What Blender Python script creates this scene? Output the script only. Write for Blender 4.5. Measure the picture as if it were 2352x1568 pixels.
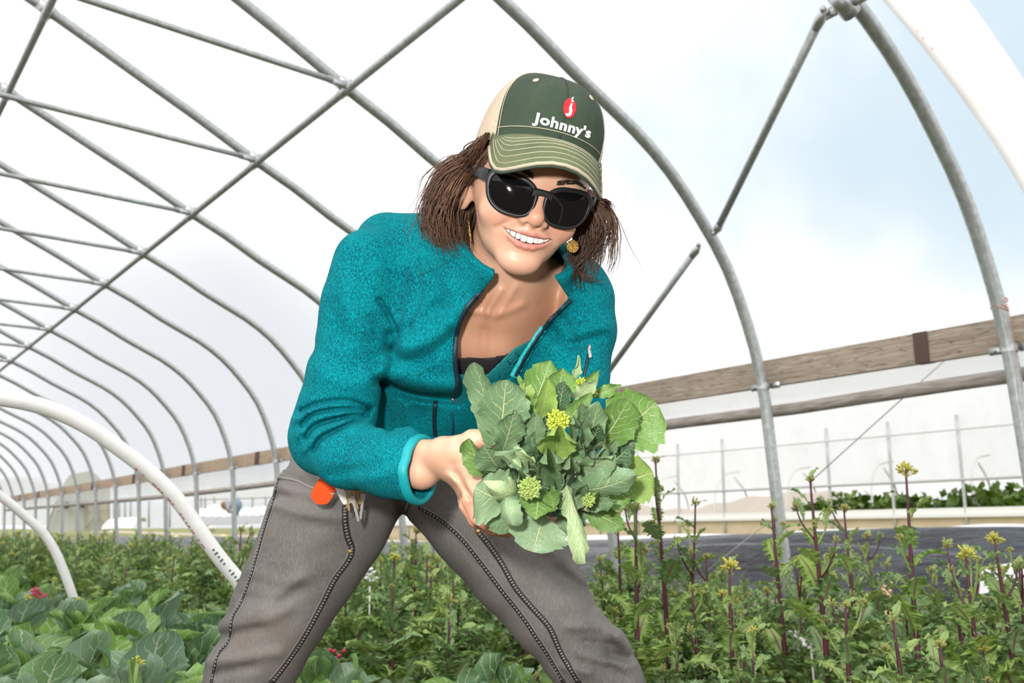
import bpy, math, random
import numpy as np
from mathutils import Vector, Matrix
from mathutils.bvhtree import BVHTree
PI = math.pi
SC = bpy.context.scene
for _o in list(bpy.data.objects):
    bpy.data.objects.remove(_o)
# ------------------------------------------------------------------ camera
FPX, CX, CY, PITCH, CAMH = 2040.0, 1176.0, 784.0, math.atan(444 / 2040), 0.65
cam_d = bpy.data.cameras.new('camera')
cam = bpy.data.objects.new('camera', cam_d)
SC.collection.objects.link(cam)
cam.location = (0, 0, CAMH)
YAW = -math.atan2(1643, 2087.8)                      # the tunnel runs along world Y, the camera looks to its right
RZ = Matrix.Rotation(YAW, 3, 'Z')
cam.rotation_euler = (PI / 2 + PITCH, 0, YAW)
cam_d.sensor_width = 36
cam_d.lens = FPX / 2352 * 36
cam_d.clip_start = .02
cam_d.dof.use_dof = True
cam_d.dof.focus_distance = 1.08
cam_d.dof.aperture_fstop = 9.0
SC.camera = cam
# ------------------------------------------------------------------ sky
wd = bpy.data.worlds.new('sky'); SC.world = wd; wd.use_nodes = True
wn, wl = wd.node_tree.nodes, wd.node_tree.links
wn.clear()
w_out = wn.new('ShaderNodeOutputWorld'); w_bg = wn.new('ShaderNodeBackground')
w_tc = wn.new('ShaderNodeTexCoord')
w_no = wn.new('ShaderNodeTexNoise'); w_no.inputs['Scale'].default_value = 3.2; w_no.inputs['Detail'].default_value = 4; w_no.inputs['Roughness'].default_value = .5
wl.new(w_tc.outputs['Generated'], w_no.inputs['Vector'])
def w_dot(v):
    d = wn.new('ShaderNodeVectorMath'); d.operation = 'DOT_PRODUCT'
    d.inputs[1].default_value = (RZ @ Vector(v)).normalized(); wl.new(w_tc.outputs['Generated'], d.inputs[0]); return d.outputs['Value']
def w_math(op, a, b=None, c=None, clamp=False):
    m = wn.new('ShaderNodeMath'); m.operation = op; m.use_clamp = clamp
    for i, x in enumerate((a, b, c)):
        if x is None: continue
        if isinstance(x, (int, float)): m.inputs[i].default_value = x
        else: wl.new(x, m.inputs[i])
    return m.outputs[0]
def w_range(x, a, b):
    m = wn.new('ShaderNodeMapRange'); m.interpolation_type = 'SMOOTHSTEP'
    m.inputs['From Min'].default_value = a; m.inputs['From Max'].default_value = b
    wl.new(x, m.inputs['Value']); return m.outputs[0]
def w_mix(f, a, b):
    m = wn.new('ShaderNodeMix'); m.data_type = 'RGBA'; wl.new(f, m.inputs['Factor'])
    for k, x in ((6, a), (7, b)):
        if isinstance(x, tuple): m.inputs[k].default_value = x
        else: wl.new(x, m.inputs[k])
    return m.outputs[2]
# clear blue gap in the cloud high to the right, grey cloud bank low to the left
wob = w_math('SUBTRACT', w_no.outputs['Fac'], .5)
blue = w_range(w_math('ADD', w_dot((.47, .76, .45)), w_math('MULTIPLY', wob, .20)), .90, 1.0)
grey = w_range(w_math('ADD', w_dot((-.335, .93, .12)), w_math('MULTIPLY', wob, .03)), .962, .999)
soft = w_range(w_no.outputs['Fac'], .50, .70)
col = w_mix(w_math('MULTIPLY', soft, .18), (1.04, 1.04, 1.04, 1), (.93, .94, .955, 1))
col = w_mix(blue, col, (.59, .72, .81, 1))
col = w_mix(w_math('MULTIPLY', grey, .72), col, (.57, .605, .65, 1))
wl.new(col, w_bg.inputs['Color'])
w_bg.inputs['Strength'].default_value = 1.22
wl.new(w_bg.outputs[0], w_out.inputs[0])
# ------------------------------------------------------------------ lights: high veiled sun and the photographer's flash
sun_d = bpy.data.lights.new('sun', 'SUN'); sun_d.energy = 1.2; sun_d.angle = .6; sun_d.color = (1, .97, .92)
sun = bpy.data.objects.new('sun', sun_d); SC.collection.objects.link(sun)
sun.rotation_euler = (math.radians(38), math.radians(-16), YAW)
fl_d = bpy.data.lights.new('camera_flash', 'AREA'); fl_d.energy = 15.5; fl_d.shape = 'DISK'; fl_d.size = .07; fl_d.color = (1, .975, .94)
fl = bpy.data.objects.new('camera_flash', fl_d); SC.collection.objects.link(fl)
fl.location = RZ @ Vector((-.13, -.02, CAMH + .15))
fl.rotation_euler = (RZ @ Vector((-.02, 1.2, CAMH + .12)) - fl.location).to_track_quat('-Z', 'Y').to_euler()
# ------------------------------------------------------------------ exposure
SC.view_settings.view_transform = 'Standard'
SC.view_settings.look = 'None'
SC.view_settings.exposure = 0.0
SC.view_settings.gamma = 1.0
SC.view_settings.use_curve_mapping = False
SC.cycles.max_bounces = 6; SC.cycles.diffuse_bounces = 2; SC.cycles.glossy_bounces = 2
SC.cycles.transmission_bounces = 4; SC.cycles.transparent_max_bounces = 10
SC.cycles.caustics_reflective = False; SC.cycles.caustics_refractive = False
SC.cycles.adaptive_threshold = .02
# ------------------------------------------------------------------ geometry of the place
CP, SP = math.cos(PITCH), math.sin(PITCH)
_rz = np.array(RZ)
VR, VF, VU = _rz @ np.array([1., 0, 0]), _rz @ np.array([0, CP, SP]), _rz @ np.array([0, -SP, CP])
CAM = np.array([0, 0, CAMH])
AX = FPX * VF + (-467 - CX) * VR - 444 * VU; AX /= np.linalg.norm(AX)     # along the tunnel
LT = np.array([AX[1], -AX[0], 0.])                                           # across, towards the side wall behind the woman
S_, N0 = 1.22, 1.276                                                         # hoop spacing, first hoop offset
def ray(px, py): return VF + (px - CX) / FPX * VR + (CY - py) / FPX * VU
def at(px, py, d): return CAM + d * ray(px, py)
def T(a, l, z): return AX * a + LT * l + np.array([0, 0, z])              # tunnel coordinates -> world
def along(n): return (N0 + n) * S_
def on_plane_a(px, py, n):
    r = ray(px, py); return CAM + r * (along(n) / (r @ AX))
def on_plane_l(px, py, L):
    r = ray(px, py); return CAM + r * (L / (r @ LT))
def ground_z(a, l):
    l = np.asarray(l, float); st = lambda x, p, q: (lambda t: t * t * (3 - 2 * t))(np.clip((x - p) / (q - p), 0, 1))
    return .24 * st(l, 3.95, 5.2) + .24 * st(l, 5.2, 13) + .0075 * np.clip(l - 13, 0, 60) + .012 * np.clip(np.asarray(a, float) - 20, 0, 80)
def on_ground(px, py):
    lo, hi = .3, 200.
    r = ray(px, py)
    f = lambda t: (CAM + r * t)[2] - ground_z((CAM + r * t) @ AX, (CAM + r * t) @ LT)
    ts = np.linspace(.5, 60, 1200); v = np.array([f(t) for t in ts]); i = np.argmax(v < 0)
    return CAM + r * ts[i if v.min() < 0 else -1]
def smooth_path(pts, n):
    """Catmull-Rom through pts, n samples, roughly even."""
    p = np.asarray(pts, float)
    if len(p) == 2: return p[0] + (p[1] - p[0]) * np.linspace(0, 1, n)[:, None]
    q = np.vstack([2 * p[0] - p[1], p, 2 * p[-1] - p[-2]])
    seg = np.linalg.norm(np.diff(p, axis=0), axis=1); c = np.concatenate([[0], np.cumsum(seg)])
    out = []
    for s in np.linspace(0, c[-1], n):
        i = min(np.searchsorted(c, s, 'right') - 1, len(p) - 2); t = (s - c[i]) / max(seg[i], 1e-9)
        a, b, d, e = q[i:i + 4]
        out.append(.5 * (2 * b + (d - a) * t + (2 * a - 5 * b + 4 * d - e) * t * t + (3 * b - a - 3 * d + e) * t ** 3))
    return np.array(out)
# ------------------------------------------------------------------ mesh building
class MB:
    def __init__(s): s.v = []; s.f = []; s.m = []; s.n = 0; s.uv = []
    def add(s, V, F, m=0, uv=None):
        V = np.asarray(V, float)
        if uv is None: uv = np.zeros((len(V), 2))
        s.uv.append(np.asarray(uv, float))
        s.v.append(V); s.f += [tuple(int(i) + s.n for i in f) for f in F]; s.m += [m] * len(F); s.n += len(V); return s
    def box(s, c, ax, ay, az, m=0):
        c, ax, ay, az = (np.asarray(q, float) for q in (c, ax, ay, az))
        V = [c + i * ax + j * ay + k * az for i in (-1, 1) for j in (-1, 1) for k in (-1, 1)]
        return s.add(V, [(0, 1, 3, 2), (4, 6, 7, 5), (0, 4, 5, 1), (2, 3, 7, 6), (0, 2, 6, 4), (1, 5, 7, 3)], m)
    def tube(s, pts, r, k=10, m=0, cap=True, flat=None, uvs=False):
        """swept tube; r scalar or per point; flat = (axis vector, factor) squashes the section"""
        p = np.asarray(pts, float); n = len(p); r = np.full(n, r) if np.isscalar(r) else np.interp(np.linspace(0, 1, n), np.linspace(0, 1, len(r)), r)
        t = np.gradient(p, axis=0); t /= np.linalg.norm(t, axis=1)[:, None] + 1e-12
        u = np.cross(t[0], [0, 0, 1.]);
        if np.linalg.norm(u) < .1: u = np.cross(t[0], [0, 1., 0])
        V = []; ang = np.linspace(0, 2 * PI, k, endpoint=False)
        for i in range(n):
            u = u - t[i] * (u @ t[i]); u /= np.linalg.norm(u) + 1e-12; w = np.cross(t[i], u)
            V.append(p[i] + r[i] * (np.cos(ang)[:, None] * u + np.sin(ang)[:, None] * w))
        V = np.vstack(V); F = [(i * k + j, i * k + (j + 1) % k, (i + 1) * k + (j + 1) % k, (i + 1) * k + j) for i in range(n - 1) for j in range(k)]
        if cap: F += [tuple(range(k))[::-1], tuple((n - 1) * k + j for j in range(k))]
        uv = np.stack([np.tile(np.arange(k) / k, n), np.repeat(np.linspace(0, 1, n), k)], 1) if uvs else None
        return s.add(V, F, m, uv)
    def grid(s, P, m=0, uv=None, wrap=False):
        """P: array (a, b, 3) -> quads"""
        P = np.asarray(P, float); a, b = P.shape[:2]
        F = [(i * b + j, i * b + (j + 1) % b, (i + 1) * b + (j + 1) % b, (i + 1) * b + j) for i in range(a - 1) for j in range(b if wrap else b - 1)]
        return s.add(P.reshape(-1, 3), F, m, None if uv is None else np.asarray(uv).reshape(-1, 2))
    def ball(s, c, r, k=10, h=6, m=0, ax=None):
        r = np.array([r, r, r]) if np.isscalar(r) else np.asarray(r, float)
        th = np.linspace(0, PI, h + 1)[:, None]; ph = np.linspace(0, 2 * PI, k, endpoint=False)[None]
        V = np.stack([np.sin(th) * np.cos(ph), np.sin(th) * np.sin(ph), np.cos(th) + 0 * ph], -1) * r
        if ax is not None: V = V @ np.asarray(ax, float)
        return s.grid(V + np.asarray(c), m, wrap=True)
    def mesh(s, name, mats, smooth=True):
        me = bpy.data.meshes.new(name)
        V = np.vstack(s.v) if s.v else np.zeros((0, 3))
        me.from_pydata(V.tolist(), [], s.f)
        for m in mats if isinstance(mats, (list, tuple)) else [mats]: me.materials.append(m)
        me.polygons.foreach_set('material_index', s.m)
        me.polygons.foreach_set('use_smooth', [smooth] * len(s.f))
        uv = np.vstack(s.uv)
        if uv.any():
            l = me.uv_layers.new(name='UVMap'); li = np.empty(len(me.loops), int); me.loops.foreach_get('vertex_index', li)
            l.data.foreach_set('uv', uv[li].ravel())
        me.update(); return me
    def build(s, name, mats, parent=None, smooth=True, **kw):
        return link(name, s.mesh(name, mats, smooth), parent, **kw)
def link(name, data, parent=None, **kw):
    o = bpy.data.objects.new(name, data); SC.collection.objects.link(o)
    if parent is not None: o.parent = parent; o.matrix_parent_inverse = parent.matrix_world.inverted() if kw.pop('keep', False) else Matrix()
    return tag(o, **kw)
def tag(o, label=None, cat=None, group=None, kind=None):
    for k, v in (('label', label), ('category', cat), ('group', group), ('kind', kind)):
        if v: o[k] = v
    return o
def thing(name, loc, label, cat, group=None):
    o = bpy.data.objects.new(name, None); SC.collection.objects.link(o); o.location = loc; o.empty_display_size = .05
    bpy.context.view_layer.update() if False else None
    return tag(o, label, cat, group)
def rel(V, o): return np.asarray(V, float) - np.array(o.location)
def copy_tree(o, parent=None):
    c = o.copy(); SC.collection.objects.link(c)
    if parent is not None: c.parent = parent
    for ch in KIDS.get(o.name, [x for x in o.children]): copy_tree(ch, c)
    return c
KIDS = {}
# ------------------------------------------------------------------ materials
class Mat:
    def __init__(s, name, rough=.6, col=(.5, .5, .5), metal=0, spec=.5):
        s.m = bpy.data.materials.new(name); s.m.use_nodes = True; s.t = s.m.node_tree; s.N = s.t.nodes; s.L = s.t.links
        s.b = s.N['Principled BSDF']; s.out = s.N['Material Output']
        s.b.inputs['Roughness'].default_value = rough; s.b.inputs['Base Color'].default_value = (*col, 1); s.b.inputs['Metallic'].default_value = metal
        s.b.inputs['Specular IOR Level'].default_value = spec
        s.m.diffuse_color = (*col, 1)
    def node(s, t, **kw):
        n = s.N.new('ShaderNode' + t)
        for k, v in kw.items():
            if hasattr(n, k): setattr(n, k, v)
            else: s.put(n.inputs[k], v)
        return n
    def put(s, sock, v):
        if hasattr(v, 'links') or hasattr(v, 'is_linked'): s.L.new(v, sock)
        else: sock.default_value = v
    def coord(s, kind='Object', scale=(1, 1, 1)):
        tc = s.node('TexCoord'); mp = s.node('Mapping'); mp.inputs['Scale'].default_value = scale; s.L.new(tc.outputs[kind], mp.inputs['Vector']); return mp.outputs[0]
    def noise(s, scale, detail=3, vec=None, rough=.5, dist=0):
        n = s.node('TexNoise', Scale=float(scale), Detail=float(detail), Roughness=rough, Distortion=float(dist))
        s.L.new(vec if vec is not None else s.coord(), n.inputs['Vector']); return n.outputs['Fac']
    def math(s, op, a, b=None, c=None, clamp=False):
        n = s.node('Math', operation=op); n.use_clamp = clamp
        for i, x in enumerate((a, b, c)):
            if x is not None: s.put(n.inputs[i], float(x) if isinstance(x, (int, float)) else x)
        return n.outputs[0]
    def ramp(s, f, stops, interp='LINEAR'):
        n = s.node('ValToRGB'); n.color_ramp.interpolation = interp; e = n.color_ramp.elements
        while len(e) > 1: e.remove(e[-1])
        for i, (p, c) in enumerate(stops):
            q = e[0] if i == 0 else e.new(p); q.position = p; q.color = (*c, 1) if len(c) == 3 else c
        s.L.new(f, n.inputs['Fac']); return n.outputs['Color']
    def rng(s, x, a, b, c=0., d=1., smooth=True):
        n = s.node('MapRange'); n.interpolation_type = 'SMOOTHSTEP' if smooth else 'LINEAR'
        for k, v in (('From Min', a), ('From Max', b), ('To Min', c), ('To Max', d)): n.inputs[k].default_value = v
        s.L.new(x, n.inputs['Value']); return n.outputs[0]
    def mix(s, f, a, b, mode='MIX'):
        n = s.node('Mix', data_type='RGBA', blend_type=mode); s.put(n.inputs['Factor'], f)
        for k, x in ((6, a), (7, b)): s.put(n.inputs[k], (*x, 1) if isinstance(x, tuple) and len(x) == 3 else x)
        return n.outputs[2]
    def col(s, c): s.L.new(c, s.b.inputs['Base Color']); return s
    def bump(s, h, strength=.3, dist=.01):
        n = s.node('Bump', Strength=strength, Distance=dist); s.L.new(h, n.inputs['Height']); s.L.new(n.outputs[0], s.b.inputs['Normal']); return s
    def attr(s, name): return s.node('Attribute', attribute_name=name).outputs['Color']
    def inp(s, **kw):
        for k, v in kw.items(): s.put(s.b.inputs[k.replace('_', ' ')], v)
        return s
def simple(name, col, rough=.6, metal=0, var=.12, scale=20, spec=.5):
    m = Mat(name, rough, col, metal, spec)
    c2 = tuple(min(1, x * (1 + var)) for x in col); c1 = tuple(x * (1 - var) for x in col)
    m.col(m.mix(m.noise(scale), c1, c2)); return m.m
# ================================================================== the tunnel
def film_mat(name, tint, fac, gloss=.08):
    m = Mat(name); N, L = m.N, m.L; N.remove(m.b)
    tr = m.node('BsdfTransparent'); tr.inputs['Color'].default_value = (*tint, 1)
    tl = m.node('BsdfTranslucent'); tl.inputs['Color'].default_value = (.95, .95, .95, 1)
    df = m.node('BsdfDiffuse'); df.inputs['Color'].default_value = (.93, .93, .93, 1)
    a = m.node('MixShader'); a.inputs[0].default_value = .45; L.new(tl.outputs[0], a.inputs[1]); L.new(df.outputs[0], a.inputs[2])
    b = m.node('MixShader'); nz = m.noise(1.3, 4, m.coord('Object', (1, 1, .35)), .6, 1.2)
    L.new(m.rng(nz, .3, .75, fac * .75, fac * 1.25), b.inputs[0]); L.new(tr.outputs[0], b.inputs[1]); L.new(a.outputs[0], b.inputs[2])
    g = m.node('BsdfGlossy'); g.inputs['Roughness'].default_value = .25
    c = m.node('MixShader'); c.inputs[0].default_value = gloss; L.new(b.outputs[0], c.inputs[1]); L.new(g.outputs[0], c.inputs[2])
    L.new(c.outputs[0], m.out.inputs[0]); return m.m
M_film = film_mat('clear_film', (.995, .995, .995), .07, .02)
M_flap = film_mat('curtain_film', (.98, .98, .98), .30, .04)
M_nfilm = film_mat('white_film', (.98, .98, .985), .34, .04)
_m = Mat('galvanised_pipe', .42, (.5, .53, .52), .55)
_m.col(_m.ramp(_m.noise(38, 5), [(.3, (.42, .45, .44)), (.7, (.62, .66, .65))])); M_pipe = _m.m
_m = Mat('zinc_clamp', .35, (.6, .62, .62), .8); M_clamp = _m.m
_m = Mat('white_plastic_pipe', .3, (.88, .87, .86)); _m.col(_m.ramp(_m.noise(30, 3), [(.3, (.82, .81, .79)), (.7, (.9, .9, .89))])); M_pvc = _m.m
def wood(name, c1, c2, c3):
    m = Mat(name, .75)
    v = m.coord('Generated', (1, 4, 9)); g = m.noise(2.2, 5, v, .6, 1.5)
    s = m.noise(6, 3, m.coord('Generated', (1, 6, 1.6)), .6, .8)
    m.col(m.mix(m.rng(s, .52, .70), m.ramp(g, [(.3, c1), (.55, c2), (.75, c3)]), m.ramp(g, [(.3, tuple(x * .35 for x in c1)), (.7, tuple(x * .7 for x in c2))])))
    m.bump(g, .4, .004); return m.m
M_wood = wood('weathered_wood', (.24, .165, .115), (.50, .40, .31), (.70, .62, .53))
M_wood_new = wood('tan_wood', (.42, .28, .17), (.60, .45, .31), (.70, .56, .42))
M_wood_dark = simple('dark_wood', (.09, .045, .03), .8)

PROF = [(-.66, 4.03), (-.30, 3.965), (.173, 3.905), (.513, 3.872), (.712, 3.85), (.953, 3.79), (1.233, 3.668), (1.423, 3.547), (1.631, 3.35), (1.77, 3.192),
        (1.905, 2.979), (2.026, 2.71), (2.10, 2.545), (2.23, 2.29), (2.324, 2.07), (2.394, 1.916), (2.535, 1.62), (2.68, 1.29), (2.83, .953), (2.92, .745), (3.10, .30), (3.20, 0.), (3.245, -.25), (3.26, -.4)]
PROF = [(z + CAMH, l) for z, l in PROF]
_full = [(l, z) for z, l in PROF] + [(-.8 - l, z) for z, l in PROF[-2::-1]]
_pl = smooth_path(np.array([(l, z, 0) for l, z in _full]), 90)[:, :2]
ORD = ['first', 'second', 'third', 'fourth', 'fifth', 'sixth', 'seventh', 'eighth', 'ninth', 'tenth', 'eleventh', 'twelfth', 'thirteenth', 'fourteenth', 'fifteenth',
       'sixteenth', 'seventeenth', 'eighteenth', 'nineteenth', 'twentieth']
NB = 20
def strap(mb, a, l, z, r):
    """pipe strap round the hoop, with a tab screwed to the hip board"""
    ang = np.linspace(0, 2 * PI, 15); c = T(a, l, z)
    P = np.array([[c + (r + .004) * (np.cos(t) * AX + np.sin(t) * LT) + np.array([0, 0, h]) for t in ang] for h in (-.017, .017)])
    mb.grid(P)
    mb.box(c + AX * -(r + .03) + LT * (r * .7), AX * .028, LT * .003, (0, 0, .016)); mb.box(c + AX * (r + .03) + LT * (r * .7), AX * .028, LT * .003, (0, 0, .016))
    for sgn in (-1, 1): mb.ball(c + AX * sgn * (r + .035) + LT * (r * .7 - .006), .007, 6, 4)
for n in range(0, NB):
    a = along(n)
    o = thing('steel_hoop', T(a, 4.03, 0), None, 'tunnel hoop')
    if n < 4: tag(o, ['grey steel hoop with orange twine tied round it', 'grey steel hoop curving up behind the cap, second from the orange twine', 'grey steel hoop disappearing behind the head, third from the orange twine',
                        'grey steel hoop passing behind the teal shoulder, fourth from the orange twine'][n], 'tunnel hoop')
    else: tag(o, f'thin grey steel hoop, {ORD[n]} along the row counting from the twine hoop', 'tunnel hoop')
    if n >= 6: o['group'] = 'far steel hoops along the tunnel'
    MB().tube([rel(T(a, l, z), o) for l, z in _pl], .030, 12 if n < 5 else 8).build('pipe', M_pipe, o)
    mb = MB(); strap(mb, 0, 0, 0, .030); mb.v = [v + rel(T(a, 3.845, CAMH + .755), o) for v in mb.v]; mb.build('strap', M_clamp, o)
    for (l, z) in ((2.0, CAMH + 2.36), (.725, CAMH + 2.93)):
        mb = MB(); t = np.array([-.88, 0, .47]); c = T(a, l, z)
        d = LT * -.88 + np.array([0, 0, .47])
        mb.tube([rel(c - d * .045, o), rel(c + d * .045, o)], .037, 12)
        mb.tube([rel(c - np.array([0, 0, .035]) - AX * .05, o), rel(c - np.array([0, 0, .035]) + AX * .05, o)], .026, 10)
        mb.ball(rel(c + LT * .03 + np.array([0, 0, .04]), o), .014, 6, 4)
        mb.build('purlin_clamp', M_clamp, o)
    if n == 0:
        mb = MB(); c = T(a, 2.79, CAMH + 1.92); d = LT * -.8 + np.array([0, 0, .35]); d /= np.linalg.norm(d)
        mb.tube([rel(c - d * .05, o), rel(c + d * .05, o)], .037, 12)
        for sg in (-1, 1): mb.box(rel(c + AX * .06 * sg + LT * .01, o), AX * .03, LT * .006, (0, 0, .02)); mb.ball(rel(c + AX * .07 * sg, o), .013, 6, 4)
        mb.build('brace_band', M_clamp, o)
# purlins: one pipe each, on the underside of the hoops
for l, z, lab in ((2.0, CAMH + 2.325, 'long steel purlin pipe running from top centre down to the left edge'), (.725, CAMH + 2.895, 'steel ridge purlin pipe crossing the top left corner')):
    o = MB().tube([T(along(-1.6), l, z), T(along(NB - .6), l, z)], .021, 10).build('purlin_pipe', M_pipe, label=lab, cat='purlin')
# cross ties, flattened at the ends and bolted to each hoop
for n in range(2, NB):
    a = along(n) - .055
    pts = [T(a, x, CAMH + 2.335 - abs(x - 1.9) * .012) for x in np.linspace(1.9, -2.72, 12)]
    o = thing('cross_tie', pts[0], f'slim horizontal steel tie bolted to the {ORD[n]} hoop from the orange twine', 'tie bar', 'far steel ties along the tunnel' if n > 9 else None)
    MB().tube([p - pts[0] for p in pts], [.017] * 12, 8).build('bar', M_pipe, o)
    mb = MB(); mb.box(LT * .03, LT * .055, AX * .004, (0, 0, .02)); mb.ball(LT * .06 + AX * .012, .014, 6, 4); mb.build('flattened_end', M_clamp, o)
# diagonal wind braces
for p, q, lab in ((T(along(0), 2.78, CAMH + 1.90), T(along(1) - .03, 3.53, CAMH + 1.50), 'diagonal steel brace from the top of the frame down to the second hoop'),
                  (T(along(1) + .03, 3.53, CAMH + 1.47), T(along(2), 3.87, CAMH + .90), 'diagonal steel brace dropping from the second hoop towards the held leaves')):
    p = p + AX * .05 - LT * .04; q = q - LT * .05
    d = (q - p) / np.linalg.norm(q - p)
    o = thing('diagonal_brace', p, lab, 'brace')
    MB().tube([d * .07, q - p - d * .07], .018, 10).build('bar', M_pipe, o)
    for e, sg in ((p, 1), (q, -1)):
        mb = MB(); c = e - p; mb.tube([c, c + d * sg * .045, c + d * sg * .085], [.008, .022, .019], 10); mb.ball(c + LT * -.012, .013, 6, 4); mb.build('flattened_end', M_clamp, o)
# band on the second hoop where the braces meet
# hip boards, spliced; each board its own object
brd = [-2.0, .30, 2.4, 4.45, 6.5, 8.5, 10.35, 12.35, 14.25, 16.0, 17.7, 19.4]
for i in range(len(brd) - 1):
    a0, a1 = along(brd[i]) + .006, along(brd[i + 1]) - .006
    c = T((a0 + a1) / 2, 3.918, CAMH + .83)
    lab = ['weathered grey-brown hip board at the right edge of the photo', 'weathered hip board between the right hand splice and the held leaves', 'weathered hip board mostly hidden behind the held leaves and sleeve', 'tan hip board seen just left of the jacket elbow'][i] if i < 4 else f'tan hip board, {ORD[i]} length along the side from the right'
    o = thing('hip_board', c, lab, 'board')
    MB().box((0, 0, 0), AX * (a1 - a0) / 2, LT * .019, (0, 0, .070)).build('plank', M_wood if i < 3 else M_wood_new, o, smooth=False)
    MB().box(AX * ((a0 - a1) / 2 + .02), AX * (.032 if i < 3 else .05), LT * .03, (0, 0, .0705)).build('splice_block', M_wood_dark, o, smooth=False)
# roll-up side: wooden-looking pipe wrapped with film and the curtain above it
_rb = [T(along(n), 3.99, CAMH + z) for n, z in ((-2, .67), (0, .665), (1, .64), (1.7, .64), (4, .58), (6.2, .545), (10, .53), (19.5, .60))]
_m = Mat('film_wrapped_pipe', .5); _m.col(_m.ramp(_m.noise(9, 4, _m.coord('Object', (8, 1, 8))), [(.3, (.30, .24, .20)), (.6, (.55, .5, .46))])); M_roll = _m.m
MB().tube(smooth_path(_rb, 60), .032, 12).build('roll_up_pipe', M_roll, label='brown film-wrapped roll-up pipe running level below the hip boards', cat='pipe')
# film
aa = np.linspace(along(-2.4), along(NB - .6), 60)
_top = _pl[9:-9]
P = np.array([[T(a, l * 1.0 + (.036 if l > -.4 else -.036), z + .034 - .02 * abs(math.sin((a / S_ - N0) * PI))) for l, z in _top] for a in aa])
MB().grid(P).build('ceiling', M_film, kind='structure')
rb2 = smooth_path([(q @ AX, q[2], 0) for q in _rb], 200)
P = []
for a in np.linspace(along(-2), along(NB - .6), 400):
    zb = np.interp(a, rb2[:, 0], rb2[:, 1])
    zt = CAMH + .80; w = .012 * math.sin(a * 9) + .01 * math.sin(a * 23 + 1)
    P.append([T(a, 3.948 + .04 * t + w * t * (1 - t) * 3, zt + (zb - zt) * t) for t in np.linspace(0, 1, 7)])
MB().grid(P).build('wall_side', M_flap, kind='structure')
# ------------------------------------------------------------------ ground: soil in the tunnel, grass and pale path beyond
_m = Mat('ground', .95)
pos = _m.coord('Object'); sep = _m.node('SeparateXYZ'); _m.L.new(pos, sep.inputs[0])
lat = _m.math('ADD', _m.math('MULTIPLY', sep.outputs[0], float(LT[0])), _m.math('MULTIPLY', sep.outputs[1], float(LT[1])))
nz = _m.noise(1.4, 5, pos); nf = _m.noise(40, 4, pos)
lat2 = _m.math('ADD', lat, _m.math('MULTIPLY', _m.math('SUBTRACT', nz, .5), 1.6))
soil = _m.ramp(nf, [(.3, (.05, .032, .022)), (.7, (.13, .09, .06))])
grass = _m.ramp(nf, [(.3, (.16, .19, .06)), (.55, (.32, .33, .13)), (.75, (.50, .44, .26))])
path = _m.ramp(nf, [(.3, (.58, .47, .36)), (.7, (.75, .66, .55))])
c = _m.mix(_m.rng(lat2, 4.2, 4.8), soil, grass)
c = _m.mix(_m.math('MULTIPLY', _m.rng(lat2, 11.6, 11.9), _m.rng(lat2, 13.6, 13.3)), c, path)
_m.col(c).bump(nf, .6, .03)
ls = np.concatenate([np.linspace(-8, 4.4, 16), np.linspace(4.6, 13, 30), np.linspace(14, 60, 12)])
P = np.array([[T(a, l, float(ground_z(a, l))) for l in ls] for a in np.linspace(-6, 70, 60)])
MB().grid(P).build('ground', _m.m, kind='structure')
# ------------------------------------------------------------------ low white hoops over the beds
HOOPS = [
    (.215, [(.08, .36), (.28, .345), (.40, .325), (.475, .305), (.55, .275), (.62, .235), (.72, .15), (.80, .03), (.88, -.2), (.94, -.45), (.96, -.66)], 'thick white plastic hoop close to the camera at the top right corner'),
    (2.0, [(-.36, .20), (-.2, .235), (0, .262), (.28, .265), (.355, .255), (.41, .24), (.46, .213), (.52, .175), (.57, .14), (.63, .09), (.68, .03), (.73, -.03), (.77, -.08), (.80, -.11), (.90, -.34), (.955, -.66)], 'white plastic bed hoop with red and black print, ending behind the trouser leg'),
    (3.8, [(-.3, .24), (0, .30), (.3, .285), (.45, .22), (.57, .145), (.65, .08), (.73, .01), (.78, -.06), (.82, -.14), (.85, -.21), (.92, -.4), (.955, -.66)], 'smaller white plastic bed hoop standing in the cabbages at the left edge'),
    (5.6, [(-.3, .24), (0, .30), (.3, .285), (.45, .22), (.57, .145), (.73, .01), (.82, -.14), (.92, -.4), (.955, -.66)], 'tiny far white bed hoop at the extreme left edge'),
]
M_red = simple('red_print', (.55, .12, .2), .5); M_blk = simple('black_print', (.08, .08, .12), .5)
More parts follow.
